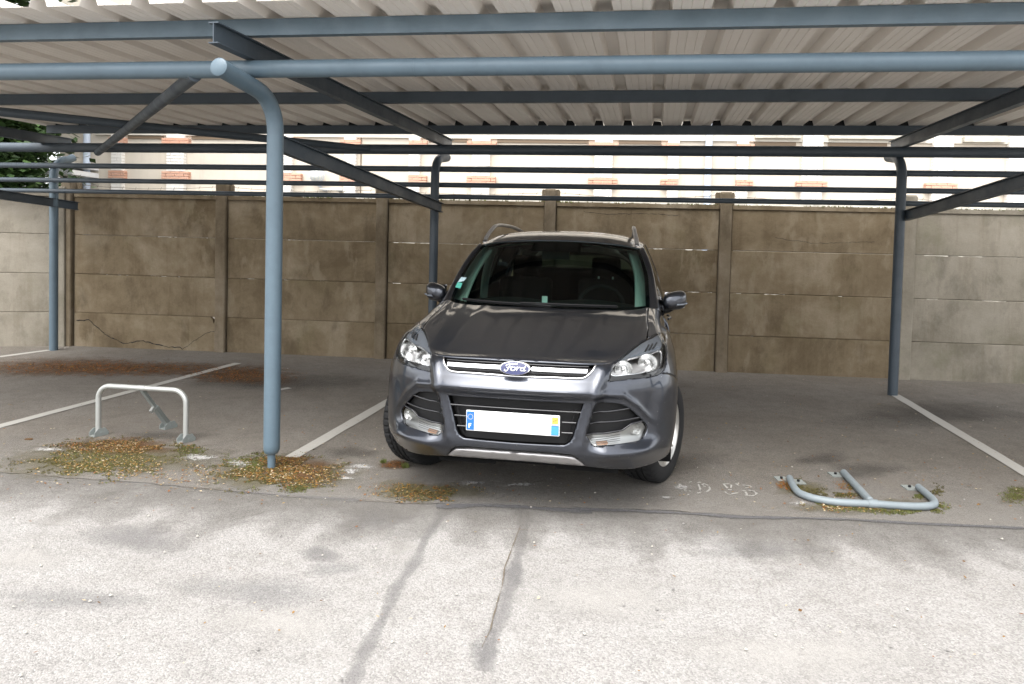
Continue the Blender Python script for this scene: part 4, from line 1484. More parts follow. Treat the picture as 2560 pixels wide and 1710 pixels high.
def inside(poly, pts):
    P = np.array(poly)
    x, y = pts[:, 0], pts[:, 1]
    r = np.zeros(len(pts), bool)
    n = len(P)
    j = n - 1
    for i in range(n):
        c = ((P[i, 1] > y) != (P[j, 1] > y)) & (x < (P[j, 0] - P[i, 0]) * (y - P[i, 1]) / (P[j, 1] - P[i, 1] + 1e-15) + P[i, 0])
        r ^= c
        j = i
    return r
def region(outer, holes=(), step=0.11, off=0.0, fn=None):
    """triangulated piece of the surface in parameter space -> (verts, tris)"""
    loops = [dens(outer, step * .8)] + [dens(h, step * .8) for h in holes]
    V, E = [], []
    for L in loops:
        s = len(V)
        V += L
        E += [(s + k, s + (k + 1) % len(L)) for k in range(len(L))]
    A = np.array(outer)
    gx, gy = np.meshgrid(np.arange(A[:, 0].min(), A[:, 0].max(), step), np.arange(A[:, 1].min(), A[:, 1].max(), step))
    Q = np.stack([gx.ravel() + step * .37, gy.ravel() + step * .41], -1)
    keep = inside(loops[0], Q)
    for h in loops[1:]:
        keep &= ~inside(h, Q)
    Q = Q[keep]
    B = np.array(V)
    if len(Q):
        dm = np.min(((Q[:, None, :] - B[None])**2).sum(-1), 1)
        Q = Q[dm > (step * .45)**2]
    V2 = [Vector(p) for p in V] + [Vector(p) for p in Q]
    r = delaunay_2d_cdt(V2, E, [], 0, 1e-6)
    P = np.array([(p.x, p.y) for p in r[0]])
    T = np.array([f for f in r[2]])
    ce = P[T].mean(1)
    k = inside(loops[0], ce)
    for h in loops[1:]:
        k &= ~inside(h, ce)
    T = T[k]
    ar = (P[T[:, 1], 0] - P[T[:, 0], 0]) * (P[T[:, 2], 1] - P[T[:, 0], 1]) - (P[T[:, 2], 0] - P[T[:, 0], 0]) * (P[T[:, 1], 1] - P[T[:, 0], 1])
    T[ar < 0] = T[ar < 0][:, ::-1]
    X = (fn or surf)(P[:, 0], P[:, 1])
    if off:
        X = X + normal(P[:, 0], P[:, 1]) * off
    return X, T
def put(name, X, T, m, parent=car, mirror=False, both=False, thick=0.0, smooth=True, angle=35, reverse=False):
    """mesh in car space; both = join the mirrored half, mirror = only the mirrored half"""
    X = np.array(X, float)
    vs = [tuple(p) for p in X]; fs = [tuple(int(k) for k in t) for t in T]
    if reverse:
        fs = [f[::-1] for f in fs]
    mv = [(-p[0], p[1], p[2]) for p in vs]; mf = [f[::-1] for f in fs]
    if mirror:
        vs, fs = mv, mf
    elif both:
        n = len(vs)
        fs = fs + [tuple(k + n for k in f) for f in mf]
        vs = vs + mv
    b = MB()
    b.add(vs, fs)
    o = b.build(name, m, parent, local=True, smooth=smooth)
    if both:
        bm = bmesh.new(); bm.from_mesh(o.data)
        bmesh.ops.remove_doubles(bm, verts=[v for v in bm.verts if abs(v.co.x) < 2e-4], dist=4e-4)
        bm.to_mesh(o.data); bm.free()
    if angle:
        o.data.set_sharp_from_angle(angle=R(angle))
    if thick:
        md = o.modifiers.new('thickness', 'SOLIDIFY')
        md.thickness = thick; md.offset = -1
    return o
def pair(name, X, T, m, parents=(car, car), **kw):
    a = put(name, X, T, m, parents[0], **kw)
    c = put(name, X, T, m, parents[1], mirror=True, **kw)
    return a, c
def lathe(prof, n, center, axis):
    """profile of (radius, along) turned about axis"""
    ax = Vector(axis).normalized()
    s = ax.orthogonal().normalized(); t = ax.cross(s)
    vs = [Vector(center) + ax * h + (s * math.cos(2 * math.pi * k / n) + t * math.sin(2 * math.pi * k / n)) * r for r, h in prof for k in range(n)]
    fs = [(q * n + k, q * n + (k + 1) % n, (q + 1) * n + (k + 1) % n, (q + 1) * n + k) for q in range(len(prof) - 1) for k in range(n)]
    return vs, fs
def car_tube(name, path, r, m, parent=car, mirror=False, n=10):
    b = MB()
    b.tube([(-p[0], p[1], p[2]) if mirror else tuple(p) for p in path], r, n)
    return b.build(name, m, parent, local=True)
def car_tubes(name, path, r, m, parents=(car, car), n=10):
    return car_tube(name, path, r, m, parents[0], False, n), car_tube(name, path, r, m, parents[1], True, n)
def spath(params, off=0.0, step=0.08):
    D = np.array(dens(params, step, closed=False))
    return surf(D[:, 0], D[:, 1]) + normal(D[:, 0], D[:, 1]) * off

# ---- outlines read from the photograph (right half of the car)
HL = z1((1335, 815), (1400, 770), (1480, 707), (1545, 673), (1600, 652), (1618, 664), (1626, 760), (1622, 830), (1596, 878), (1545, 898), (1430, 912), (1305, 928))
HL[0] = px2s(940 + 1335 / 2.24, 540 + 816 / 2.24)
hl_top = smooth_poly(HL[0:5], 6, closed=False)
hl_side = smooth_poly(HL[4:12], 5, closed=False)
HLP = hl_top + hl_side[1:]
UG = [(0.0, px2s(940 + 775 / 2.24, 540 + 898 / 2.24)[1])] + z1((1000, 906), (1145, 911), (1190, 890), (1213, 866), (1228, 838))
ug_curve = smooth_poly(UG, 6, closed=False)
ihood = [(0.0, 7.0)] + z1((1000, 822), (1235, 829))
hood_edge = smooth_poly(ihood + [HLP[0]], 5, closed=False)
LG_top = px2s(940 + 775 / 2.24, 540 + 1029 / 2.24)[1]; LG_bot = px2s(940 + 775 / 2.24, 540 + 1272 / 2.24)[1]
lg = [(0.0, LG_top)] + z1((1165, 1050), (1140, 1125), (1115, 1200), (1103, 1240), (1085, 1268), (1055, 1285)) + [(0.0, LG_bot)]
FOG = z3((505, 728), (620, 722), (700, 732), (775, 768), (850, 832), (905, 885), (938, 940), (890, 1035), (760, 1068), (600, 1088), (470, 1096), (420, 1025), (402, 1005), (435, 900), (465, 800))
SLT = px2s(940 + 775 / 2.24, 540 + 1312 / 2.24)[1]
slot_top = [(0.0, SLT)] + z1((1040, 1330), (1100, 1340), (1135, 1362), (1172, 1402))
bottom = z1((1250, 1412), (1400, 1414), (1520, 1390))
bumper_outer = ([(0.0, ug_curve[0][1])] + ug_curve[1:] + [hood_edge[-1]] + HLP[::-1][0:len(hl_side)][:-1][0:26])
bumper_outer = ug_curve + [HLP[0]] + HLP[::-1][:16]
sh_top = bumper_outer[-1]
arch_j = 4.6
fend_line = [(sh_top[0] + (8 - sh_top[0]) * k / 5, sh_top[1] + (arch_j - sh_top[1]) * k / 5) for k in range(1, 6)]
archf = [(8.0, arch_j * (1 - k / 9)) for k in range(1, 10)]
low = [(7.0, 0.0), (6.0, 0.0), (5.0, 0.0), (4.0, 0.0)] + [slot_top[-1]]
low = [p for p in low if p[0] > slot_top[-1][0] + .05 or p == slot_top[-1]]
bumper_outer = bumper_outer + fend_line + archf + low + slot_top[::-1][1:]
X, T = region(bumper_outer, [smooth_poly(FOG, 3)], 0.09)
# the lower grille opening touches the centre line, so cut by class instead
def cut(X, T, P2):
    return X, T
bumper_half = bumper_outer
# build the outline of the half bumper around the lower grille: go down the centre line in two stretches
centre_up = [(0.0, LG_bot)]
outline = ug_curve + [HLP[0]] + HLP[::-1][:16] + fend_line + archf + low + slot_top[::-1][1:] + [(0.0, LG_bot)] + lg[::-1][1:-1] + [(0.0, LG_top)]
X, T = region(outline, [smooth_poly(FOG, 3)], 0.085)
bumper = put('bumper', X, T, 'paint', both=True, thick=0.016)
# bonnet
h_out = hood_edge + hl_top[1:]
tip = h_out[-1]
h_line = [(4.95, 9.6), (4.85, 10.4), (4.80, 11.2), (4.75, 12.0), (3, 12.0), (1.5, 12.0), (0, 12.0)]
cutk = max(k for k, p in enumerate(h_out) if p[0] < 4.75)
hood_poly = h_out[:cutk + 1] + h_line
X, T = region(hood_poly, (), 0.10)
hood = put('bonnet', X, T, 'paint', both=True, thick=0.014)
# front wings
w_poly = [p for p in h_out[cutk + 1:]]
f_poly = [(4.99, 9.62)] + [(4.89, 10.4), (4.84, 11.2), (4.79, 12.0), (6, 12), (7, 12), (8, 12), (8, 11), (8, 10), (8, 9), (8, 8), (8, 7), (8, 6), (8, 5), (8.0, arch_j + .03)]
f_poly += [(p[0], p[1] + .03) for p in fend_line[::-1][1:]] 
k0 = 15
hside = HLP[::-1][k0:]
hside = hside[:len(hside) - (cutk - len(hood_edge) + 2)]
f_poly += hside
X, T = region(f_poly, (), 0.10)
wings = pair('wing', X, T, 'paint', thick=0.014)
# dark inner shell behind every gap
gi, gj = np.meshgrid(np.linspace(0, 7.6, 40), np.linspace(0, 12, 70))
Xs = surf(gi, gj); Ns = normal(gi, gj)
Xs = (Xs - Ns * .075).reshape(-1, 3); Xs[:, 0] = np.maximum(Xs[:, 0], 0)
Ts = [(r_ * 40 + k, r_ * 40 + k + 1, (r_ + 1) * 40 + k + 1, (r_ + 1) * 40 + k) for r_ in range(69) for k in range(39)]
put('inner_shell', Xs, Ts, 'deep', both=True, angle=None)

# ---- upper grille
ugp = ug_curve + [hood_edge[-2]] + [p for p in hood_edge[::-1][2:]]
X, T = region([(0.0, ug_curve[0][1])] + ug_curve[1:] + [(p[0], p[1]) for p in hood_edge[::-1] if p[0] < ug_curve[-1][0]], (), 0.12, off=-.030)
grille = put('upper_grille', X, T, 'plastic', both=True)
path = spath(ug_curve, .003, .05)
full = np.concatenate([path[::-1] * [-1, 1, 1], path[1:]])
car_tube('grille_surround', full, .0055, 'chrome', grille, n=8)
zc_ = .862
for sg in (1, -1):
    p = [np.array([sg * x, 0.052 + .45 * max(0, x - .2)**2, zc_ - .012 * (x / .4)**2 * 0]) for x in np.linspace(.092, .398, 12)]
    b = MB()
    for k in range(len(p) - 1):
        a, c = p[k], p[k + 1]
        q = [(a[0], a[1], a[2] - .010), (c[0], c[1], c[2] - .010), (c[0], c[1] + .004, c[2]), (a[0], a[1] + .004, a[2]), (c[0], c[1] + .012, c[2] + .009), (a[0], a[1] + .012, a[2] + .009)]
        fs = [(0, 1, 2, 3), (3, 2, 4, 5)]
        b.add(q, fs if sg > 0 else [f[::-1] for f in fs])
    b.build('grille_bar', 'chrome', grille, local=True)
    for dz, r_ in ((.022, .0035), (-.026, .0035)):
        car_tube('grille_vane', [np.array([sg * x, 0.072 + .45 * max(0, x - .2)**2, zc_ + dz]) for x in np.linspace(.05, .405 if dz > 0 else .375, 10)], r_, 'gloss_black', grille, n=6)

# ---- badge
bd = []
n = 40
tilt = .42
def badge_pt(a, r, d):
    x, h = .089 * r * math.cos(a), .036 * r * math.sin(a)
    return (x, .036 + h * tilt * 1.0 - d, .866 + h)
b = MB()
for r0, r1, d0, d1, mi in ((1.0, .97, -.012, .006, 0), (.97, .93, .006, .007, 0), (.93, .90, .007, .005, 1), (.90, .885, .005, .0055, 0), (.885, .80, .0055, .006, 1), (.80, 0.0, .006, .009, 1)):
    b.cur = mi
    vs = [badge_pt(2 * math.pi * k / n, r, d) for r, d in ((r0, d0), (r1, d1)) for k in range(n)]
    b.add(vs, [(k, (k + 1) % n, n + (k + 1) % n, n + k) for k in range(n)])
badge = b.build('badge', ['chrome', 'badge_blue'], car, local=True, smooth=True)
b = MB()
script = [  # flowing strokes of the word on the badge, in badge half widths
    [(-.56, .20), (-.50, .34), (-.36, .42), (-.10, .44), (.16, .50)], [(-.30, .42), (-.36, .12), (-.44, -.22), (-.54, -.38), (-.64, -.30), (-.60, -.16)], [(-.50, .02), (-.34, .06), (-.14, .12)],
    [(-.08, .12), (-.22, .02), (-.24, -.18), (-.12, -.28), (.02, -.16), (.04, .02), (-.06, .12)], [(.04, .02), (.14, .10), (.20, .14)], [(.20, .14), (.16, -.08), (.12, -.28)], [(.18, -.02), (.26, .10), (.36, .12)],
    [(.60, .10), (.48, .10), (.38, -.06), (.40, -.24), (.52, -.24), (.60, -.08)], [(.70, .46), (.64, .14), (.58, -.12), (.60, -.26), (.72, -.18)]]
for st_ in script:
    P = smooth_poly([np.array(p) for p in st_], 4, closed=False)
    b.tube([(.089 * x, .036 + .036 * y * 1.25 * tilt - .0085, .866 + .036 * y * 1.25) for x, y in P], .0029, 6)
b.build('badge_lettering', 'white_plate', badge, local=True)

# ---- lower grille
X, T = region(lg, (), 0.12, off=-.05)
lgr = put('lower_grille', X, T, 'plastic', both=True)
for z, x0, x1 in ((.634, 0, .372), (.574, .268, .345), (.516, .268, .328)):
    for sg in ((1,) if x0 == 0 else (1, -1)):
        xs = np.linspace(-x1 if x0 == 0 else x0, x1, 14)
        car_tube('grille_bar', [(sg * x, .050 + .09 * x * x, z) for x in xs], .0060, 'gloss_black', lgr, n=8)
for x in (-.30, .30):
    car_tube('grille_post', [(x * (1.14 if k else .98), .075, (.645, .47)[1 - k]) for k in (0, 1)], .005, 'plastic', lgr, n=6)
path = spath(lg[1:], .002, .05)
# slim bright lip below the opening
# ---- number plate
b = MB()
PZ, PY = .567, -.004
b.box((0, PY + .006, PZ), (.524, .010, .114))
plate = b.build('number_plate', 'white_plate', car, local=True)
bv = plate.modifiers.new('bevel', 'BEVEL'); bv.width = .004; bv.segments = 2
b = MB(); b.box((-.237, PY, PZ), (.042, .003, .102)); st_b = b.build('plate_strip', 'plate_blue', plate, local=True)
b = MB()
for k in range(12):
    a = 2 * math.pi * k / 12
    cx_, cz_ = -.237 + .0145 * math.cos(a), PZ + .022 + .0145 * math.sin(a)
    b.add([(cx_ + .0022 * math.cos(t), PY - .002, cz_ + .0022 * math.sin(t)) for t in [2 * math.pi * q / 5 for q in range(5)]], [(0, 1, 2, 3, 4)])
M['star'] = mat('star_yellow', (0.70, 0.55, 0.08), 0.4)
b.build('star_ring', 'star', st_b, local=True)
b = MB()
for c_, s_ in (((-.2435, PZ - .028), (.005, .026)), ((-.2365, PZ - .0175), (.011, .005)), ((-.2375, PZ - .0275), (.009, .0045))):
    b.box((c_[0], PY - .002, c_[1]), (s_[0], .001, s_[1]))
b.build('country_letter', 'white_plate', st_b, local=True)
b = MB(); b.box((.237, PY, PZ), (.042, .003, .102)); st_r = b.build('plate_strip', 'plate_blue', plate, local=True)
b = MB(); b.box((.237, PY - .0016, PZ + .026), (.039, .002, .048)); b.build('region_field', 'white_plate', st_r, local=True)
b = MB(); b.box((.237, PY - .003, PZ + .030), (.034, .002, .037)); b.build('region_emblem', 'plate_yellow', st_r, local=True)
b = MB()
for q in range(3):
    x = .2275 + .0095 * q; z = PZ + .024 + .004 * q
    b.tube([(x - .002, PY - .0042, z + .006), (x + .001, PY - .0042, z), (x + .004, PY - .0042, z + .007)], .0012, 5)
for q in range(8):
    b.box((.2225 + .0041 * q, PY - .003, PZ + .006), (.0026, .001, .0034 if q not in (0,) else .0055))
b.build('region_marks', 'rust_wire', st_r, local=True)
b = MB(); b.box((.237, PY - .0016, PZ - .025), (.039, .002, .046)); b.build('masked_number', 'plate_sky', st_r, local=True)

# ---- skid plate and the dark slot above it
sk_b = px2s(940 + 775 / 2.24, 540 + 1372 / 2.24)[1]
sk_t = px2s(940 + 775 / 2.24, 540 + 1334 / 2.24)[1]
skp = [(0.0, sk_t)] + z1((1000, 1350), (1110, 1362)) + [slot_top[-1]] + z1((1140, 1402)) + [(0.0, sk_b)]
X, T = region(skp, (), 0.12, off=-.004)
put('skid_plate', X, T, 'satin', both=True, thick=.02)
X, T = region([(0.0, SLT), *slot_top[1:-1], slot_top[-1], (0.0, sk_t)], (), 0.12, off=-.03)
put('lower_slot', X, T, 'plastic', both=True)
b = MB()
b.box((0, .42, .30), (1.0, .46, .03)); b.box((-.30, .20, .292), (.34, .02, .045)); b.box((.40, .21, .290), (.36, .02, .05))
b.box((0, 2.3, .26), (1.35, 3.4, .10))
b.build('undertray', 'deep', car, local=True)

# ---- fog lamp units
FOGS = smooth_poly(FOG, 3)
X, T = region(FOGS, (), 0.09, off=-.030)
fogs = pair('fog_lamp_housing', X, T, 'plastic')
for pl in ([(465, 812), (600, 800), (780, 772)], [(432, 908), (650, 887), (868, 850)], [(405, 1005), (560, 990), (720, 962), (800, 907), (895, 882)]):
    car_tubes('fog_grille_bar', spath(z3(*pl), -.006, .06), .0055, 'gloss_black', fogs, n=8)
LMP = z3((420, 1020), (560, 1006), (705, 985), (790, 922), (905, 893), (938, 940), (890, 1035), (760, 1068), (600, 1088), (470, 1096))
X, T = region(LMP, (), 0.08, off=-.022); flb = pair('fog_lamp', X, T, 'fog_inner', fogs)
X, T = region(LMP, (), 0.08, off=-.001); pair('fog_lamp_lens', X, T, 'lamp_lens', fogs)
am = z3((490, 1052), (585, 1044), (600, 1066), (590, 1078), (500, 1084))
X, T = region(am, (), 0.08, off=-.012); pair('indicator', X, T, 'amber', fogs)
def bowl(px, r, m, parents, off, name='reflector'):
    i, j = px2s(*px)
    c = surf(i, j) + normal(i, j) * off
    ax = np.array([0.10, -1, 0.06])
    for sg, par in zip((1, -1), parents):
        vs, fs = lathe([(r, 0), (r * .96, -.004), (r * .8, -.018), (r * .45, -.030), (r * .16, -.033), (r * .15, -.012), (r * .10, -.006), (0.0005, -.004)], 24, (sg * c[0], c[1], c[2]), (sg * ax[0], ax[1], ax[2]))
        b = MB(); b.add(vs, fs); b.build(name, m, par, local=True, smooth=True)
for q in range(4):
    car_tubes('lens_rib', spath(z3((440 + 8 * q, 1034 + 15 * q), (590, 1016 + 15 * q), (700, 996 + 17 * q)), -.004, .06), .0013, 'plastic', fogs, n=5)
bowl((1350 + 835 / 3.485, 800 + 955 / 3.485), .034, 'reflector', fogs, -.006)

# ---- headlamps
X, T = region(HLP, (), 0.09, off=-.052); heads = pair('headlamp', X, T, 'satin')
strip_p = z1((1316, 892), (1420, 888), (1500, 876), (1540, 884), (1560, 893), (1545, 898), (1430, 912), (1307, 926))
X, T = region(strip_p, (), 0.08, off=-.006); pair('mesh_strip', X, T, 'plastic', heads, thick=.01)
X, T = region(HLP, (), 0.09, off=.0005); pair('headlamp_lens', X, T, 'lamp_lens', heads)
bez = z1((1340, 814), (1400, 772), (1480, 710), (1545, 677), (1598, 657), (1606, 690), (1590, 745), (1520, 768), (1420, 790))
X, T = region(smooth_poly(bez, 3), (), 0.09, off=-.014); pair('lamp_bezel', X, T, 'lamp_grey', heads)
for q in range(3):
    x = 1508 + 22 * q
    car_tubes('bezel_slot', spath(z1((x, 748 - 6 * q), (x + 22, 712 - 6 * q)), -.012, .05), .0055, 'gloss_black', heads, n=6)
rim_p = z1((1338, 822), (1420, 792), (1520, 770), (1590, 748), (1608, 790), (1596, 850), (1540, 868), (1420, 884), (1322, 888))
car_tubes('lamp_rim', spath(smooth_poly(rim_p + rim_p[:1], 4, closed=False), -.012, .05), .0065, 'chrome', heads, n=8)
bowl((940 + 1532 / 2.24, 540 + 812 / 2.24), .056, 'reflector', heads, -.022)
bowl((940 + 1395 / 2.24, 540 + 848 / 2.24), .050, 'reflector', heads, -.020)
i_, j_ = px2s(940 + 1605 / 2.24, 540 + 800 / 2.24)
X, T = region(z1((1602, 700), (1614, 700), (1619, 760), (1616, 830), (1598, 862), (1600, 790)), (), .08, off=-.016); pair('side_marker', X, T, 'reflector', heads)

# ---- glasshouse
def curve(pts, t):
    P = np.array(pts, float)
    t = np.asarray(t) * (len(P) - 1)
    k = np.clip(np.floor(t), 0, len(P) - 2).astype(int)
    Q = np.concatenate([[2 * P[0] - P[1]], P, [2 * P[-1] - P[-2]]])
    w = _w(t - k)
    return sum(w[..., a][..., None] * Q[k + a] for a in range(4))
ws_rows = [[(0,1.06,1.085),(.25,1.075,1.088),(.45,1.12,1.085),(.62,1.21,1.090),(.752,1.335,1.098)],
           [(0,1.26,1.215),(.25,1.275,1.213),(.45,1.315,1.208),(.615,1.395,1.205),(.750,1.51,1.213)],
           [(0,1.49,1.362),(.25,1.505,1.358),(.44,1.545,1.350),(.60,1.61,1.342),(.738,1.715,1.340)],
           [(0,1.71,1.487),(.23,1.722,1.483),(.425,1.75,1.472),(.575,1.80,1.460),(.705,1.885,1.447)],
           [(0,1.915,1.592),(.22,1.922,1.588),(.41,1.945,1.576),(.55,1.975,1.562),(.668,2.03,1.540)]]
def loft(rows, nu, nv, u0=0.0, u1=1.0, v0=0.0, v1=1.0, off=0.0):
    U = np.linspace(u0, u1, nu)
    C_ = np.stack([curve(r_, U) for r_ in rows])           # rows x nu x 3
    V = np.linspace(v0, v1, nv)
    X = np.stack([curve(C_[:, k], V) for k in range(nu)], 1)  # nv x nu x 3
    if off:
        du = np.gradient(X, axis=1); dv = np.gradient(X, axis=0)
        nn = np.cross(du, dv); nn /= np.linalg.norm(nn, axis=-1, keepdims=True) + 1e-9
        X = X + nn * off
    T = [(r_ * nu + k, r_ * nu + k + 1, (r_ + 1) * nu + k + 1, (r_ + 1) * nu + k) for r_ in range(nv - 1) for k in range(nu - 1)]
    return X.reshape(-1, 3), T
X, T = loft(ws_rows, 22, 24)
ws = put('windscreen', X, T, 'windshield', both=True, angle=None)
# black ceramic border printed on the glass, as four thin strips just inside
for nm, a in (('windscreen_border', dict(nu=22, nv=4, v0=0.0, v1=.075)), ('windscreen_border', dict(nu=22, nv=4, v0=.955, v1=1.0))):
    X, T = loft(ws_rows, off=-.003, **a); put(nm, X, T, 'gloss_black', ws, both=True, angle=None)
X, T = loft(ws_rows, 5, 24, u0=.945, u1=1.0, off=-.0032); pair('windscreen_border', X, T, 'gloss_black', (ws, ws), angle=None)
X, T = loft(ws_rows, 6, 4, u0=0.0, u1=.22, v0=.80, v1=.96, off=-.004); put('mirror_mount', X, T, 'gloss_black', ws, both=True, angle=None)
# scuttle panel between bonnet and glass
X, T = loft([[(0,1.03,1.070),(.3,1.05,1.073),(.52,1.10,1.062),(.66,1.18,1.055),(.765,1.29,1.055)], [(0,1.10,1.098),(.25,1.11,1.100),(.45,1.155,1.097),(.62,1.245,1.098),(.755,1.36,1.103)]], 20, 4)
put('scuttle', X + np.array([0, 0, .004]), T, 'plastic', both=True)
# roof
roof_rows = [[(0,1.915,1.596),(.22,1.922,1.592),(.41,1.945,1.580),(.56,1.98,1.564),(.690,2.06,1.540)],
             [(0,2.10,1.650),(.22,2.10,1.645),(.42,2.12,1.632),(.58,2.15,1.606),(.706,2.22,1.563)],
             [(0,2.45,1.690),(.22,2.45,1.686),(.43,2.45,1.670),(.60,2.46,1.638),(.722,2.48,1.585)],
             [(0,3.00,1.700),(.22,3.00,1.696),(.43,3.00,1.680),(.60,3.00,1.648),(.728,3.00,1.592)],
             [(0,3.60,1.672),(.22,3.60,1.668),(.42,3.60,1.652),(.58,3.60,1.622),(.705,3.60,1.570)],
             [(0,4.20,1.610),(.21,4.19,1.606),(.40,4.17,1.592),(.55,4.14,1.564),(.655,4.10,1.520)]]
X, T = loft(roof_rows, 22, 40)
roofp = put('roof', X, T, 'paint', both=True, thick=.02)
for sg in (1, -1):
    b = MB()
    rp = [(.648, 2.04, 1.575), (.640, 2.10, 1.625), (.625, 2.20, 1.680), (.615, 2.36, 1.722), (.612, 2.7, 1.735), (.612, 3.2, 1.730), (.605, 3.6, 1.705), (.598, 3.85, 1.655), (.592, 3.95, 1.610)]
    P = curve(rp, np.linspace(0, 1, 40))
    vs = []
    for k, p in enumerate(P):
        t = P[min(k + 1, 39)] - P[max(k - 1, 0)]
        t /= np.linalg.norm(t)
        s = np.array([1.0, 0, -.25]); s /= np.linalg.norm(s)
        u = np.cross(s, t)
        for a, c in ((-.016, -.012), (.016, -.012), (.018, .004), (.009, .013), (-.009, .013), (-.018, .004)):
            q = p + s * a + u * c * (-1 if u[2] < 0 else 1)
            vs.append((sg * q[0], q[1], q[2]))
    fs = [(k * 6 + a, k * 6 + (a + 1) % 6, (k + 1) * 6 + (a + 1) % 6, (k + 1) * 6 + a) for k in range(39) for a in range(6)] + [tuple(range(6)), tuple(range(234, 240))]
    b.add(vs, fs)
    b.build('roof_rail', 'satin', car, local=True, smooth=True)
# A pillars, side windows and pillars
wsE = [r_[-1] for r_ in ws_rows]
apil = [(.842, 1.43, 1.070), (.818, 1.60, 1.195), (.790, 1.79, 1.330), (.752, 1.95, 1.450), (.705, 2.14, 1.548)]
X, T = loft([[a, tuple((np.array(a) * .45 + np.array(c) * .55) + np.array([.012, -.012, .016])), c] for a, c in zip(wsE, apil)], 8, 24)
pair('a_pillar', X, T, 'paint', thick=.012)
belt = [(.850, 1.43, 1.060), (.880, 1.70, 1.078), (.890, 2.30, 1.095), (.890, 3.00, 1.115), (.872, 3.65, 1.150), (.790, 4.22, 1.190)]
topc = apil + [(.722, 2.48, 1.580), (.728, 3.00, 1.588), (.705, 3.60, 1.566), (.655, 4.08, 1.516)]
def at_y(c, y):
    c = np.array(c); D = curve(c, np.linspace(0, 1, 200))
    return np.array([np.interp(y, D[:, 1], D[:, q]) for q in range(3)])
def side_strip(y0, y1, n, off=0.0):
    rows_ = []
    for y in np.linspace(y0, y1, n):
        a, c = at_y(belt, y), at_y(topc, y)
        m_ = (a + c) / 2 + np.array([.018, 0, .004])
        rows_.append([a + [off, 0, 0], m_ + [off, 0, 0], c + [off, 0, 0]])
    X = np.stack([curve(r_, np.linspace(0, 1, 10)) for r_ in rows_], 0)
    nu = 10
    T = [(k * nu + q, k * nu + q + 1, (k + 1) * nu + q + 1, (k + 1) * nu + q)[::-1] for k in range(n - 1) for q in range(nu - 1)]
    return X.reshape(-1, 3), T
for y0, y1 in ((1.46, 2.42), (2.50, 3.28), (3.36, 3.95)):
    X, T = side_strip(y0, y1, 16); pair('side_window', X, T, 'side_glass', angle=None)
for y0, y1, m in ((2.41, 2.51, 'gloss_black'), (3.27, 3.37, 'gloss_black'), (3.93, 4.06, 'paint')):
    X, T = side_strip(y0, y1, 4, .003); pair('pillar', X, T, m, thick=.02)
# body side, doors to tail, wrapping round the back to the centre line
zs_ = [(.27, .888), (.36, .905), (.52, .918), (.70, .926), (.86, .918), (.98, .902)]
def section(y, kx, kz=0.0):
    bl = at_y(belt, min(y, 4.2))
    return [(x * kx, y, z) for z, x in zs_] + [(bl[0] * kx, y, bl[2])]
srows = [section(1.395, .990), section(1.9, 1.004), section(2.5, 1.006), section(3.1, 1.008), section(3.6, 1.012), section(4.0, .99), section(4.28, .94)]
tail = [(4.42, .82), (4.49, .62), (4.515, .32), (4.52, 0.0)]
for y, kx in tail:
    srows.append([(x * kx, y - .05 * max(0, z - .7), z) for z, x in zs_] + [(.82 * kx, y - .03, 1.19)])
SR = np.array(srows)
def side_fn(I, J):
    I = np.asarray(I, float); J = np.asarray(J, float)
    A = _pad(_pad(SR, 0), 1)
    n0, n1 = SR.shape[0], SR.shape[1]
    i0 = np.clip(np.floor(I), 0, n0 - 2).astype(int); j0 = np.clip(np.floor(J), 0, n1 - 2).astype(int)
    wi, wj = _w(I - i0), _w(J - j0)
    out = np.zeros(I.shape + (3,))
    for a in range(4):
        for c in range(4):
            out += (wi[..., a] * wj[..., c])[..., None] * A[i0 + a, j0 + c]
    return out
# rear wheel arch in parameter space
def yz2p(y, z):
    i = np.interp(y, [r_[2][1] for r_ in srows[:7]], range(7))
    j = np.interp(z, [q[0] for q in zs_], range(6))
    return (float(i), float(j))
arch = [yz2p(3.625 + .385 * math.cos(a), .345 + .385 * math.sin(a)) for a in np.linspace(math.pi * 1.06, -math.pi * .06, 25)]
outer = [(0, 0), (yz2p(3.24, .27)[0], 0)] + arch[1:-1] + [(yz2p(4.01, .27)[0], 0), (10, 0), (10, 6), (0, 6)]
X, T = region(outer, (), .16, fn=side_fn)
put('body_side', X, T, 'paint', both=True, thick=.014)
# door seams and handles, sill trim
for y in (2.46, 3.33):
    pts = [side_fn(*map(float, (np.interp(y, [r_[2][1] for r_ in srows[:7]], range(7)), j))) + [.0008, 0, 0] for j in np.linspace(.6, 5.9, 20)]
    car_tubes('door_seam', pts, .0035, 'deep', n=5)
for y in (2.28, 3.12):
    car_tubes('door_handle', [(.925, y - .10, .955), (.945, y - .07, .962), (.945, y + .07, .968), (.925, y + .10, .968)], .011, 'paint', n=8)
car_tubes('sill_trim', [(.900, 1.36, .275), (.908, 2.0, .27), (.908, 3.2, .275)], .028, 'plastic', n=8)
# tailgate glass and rear lamps
X, T = loft([[(0,4.46,1.19),(.3,4.45,1.19),(.6,4.40,1.19),(.79,4.22,1.19)], [(0,4.40,1.40),(.28,4.39,1.40),(.55,4.34,1.39),(.72,4.17,1.37)], [(0,4.21,1.605),(.25,4.20,1.60),(.48,4.16,1.58),(.655,4.09,1.515)]], 16, 12)
put('tailgate_window', X, T, 'side_glass', both=True, reverse=True, angle=None)
M['tail_red'] = mat('tail_lamp_red', (0.35, 0.01, 0.01), 0.2)
X, T = loft([[(.70,4.47,.95),(.80,4.38,.95),(.885,4.22,.96)], [(.70,4.46,1.08),(.79,4.37,1.09),(.865,4.20,1.10)]], 8, 6)
pair('tail_lamp', X, T, 'tail_red', reverse=True, thick=.01)
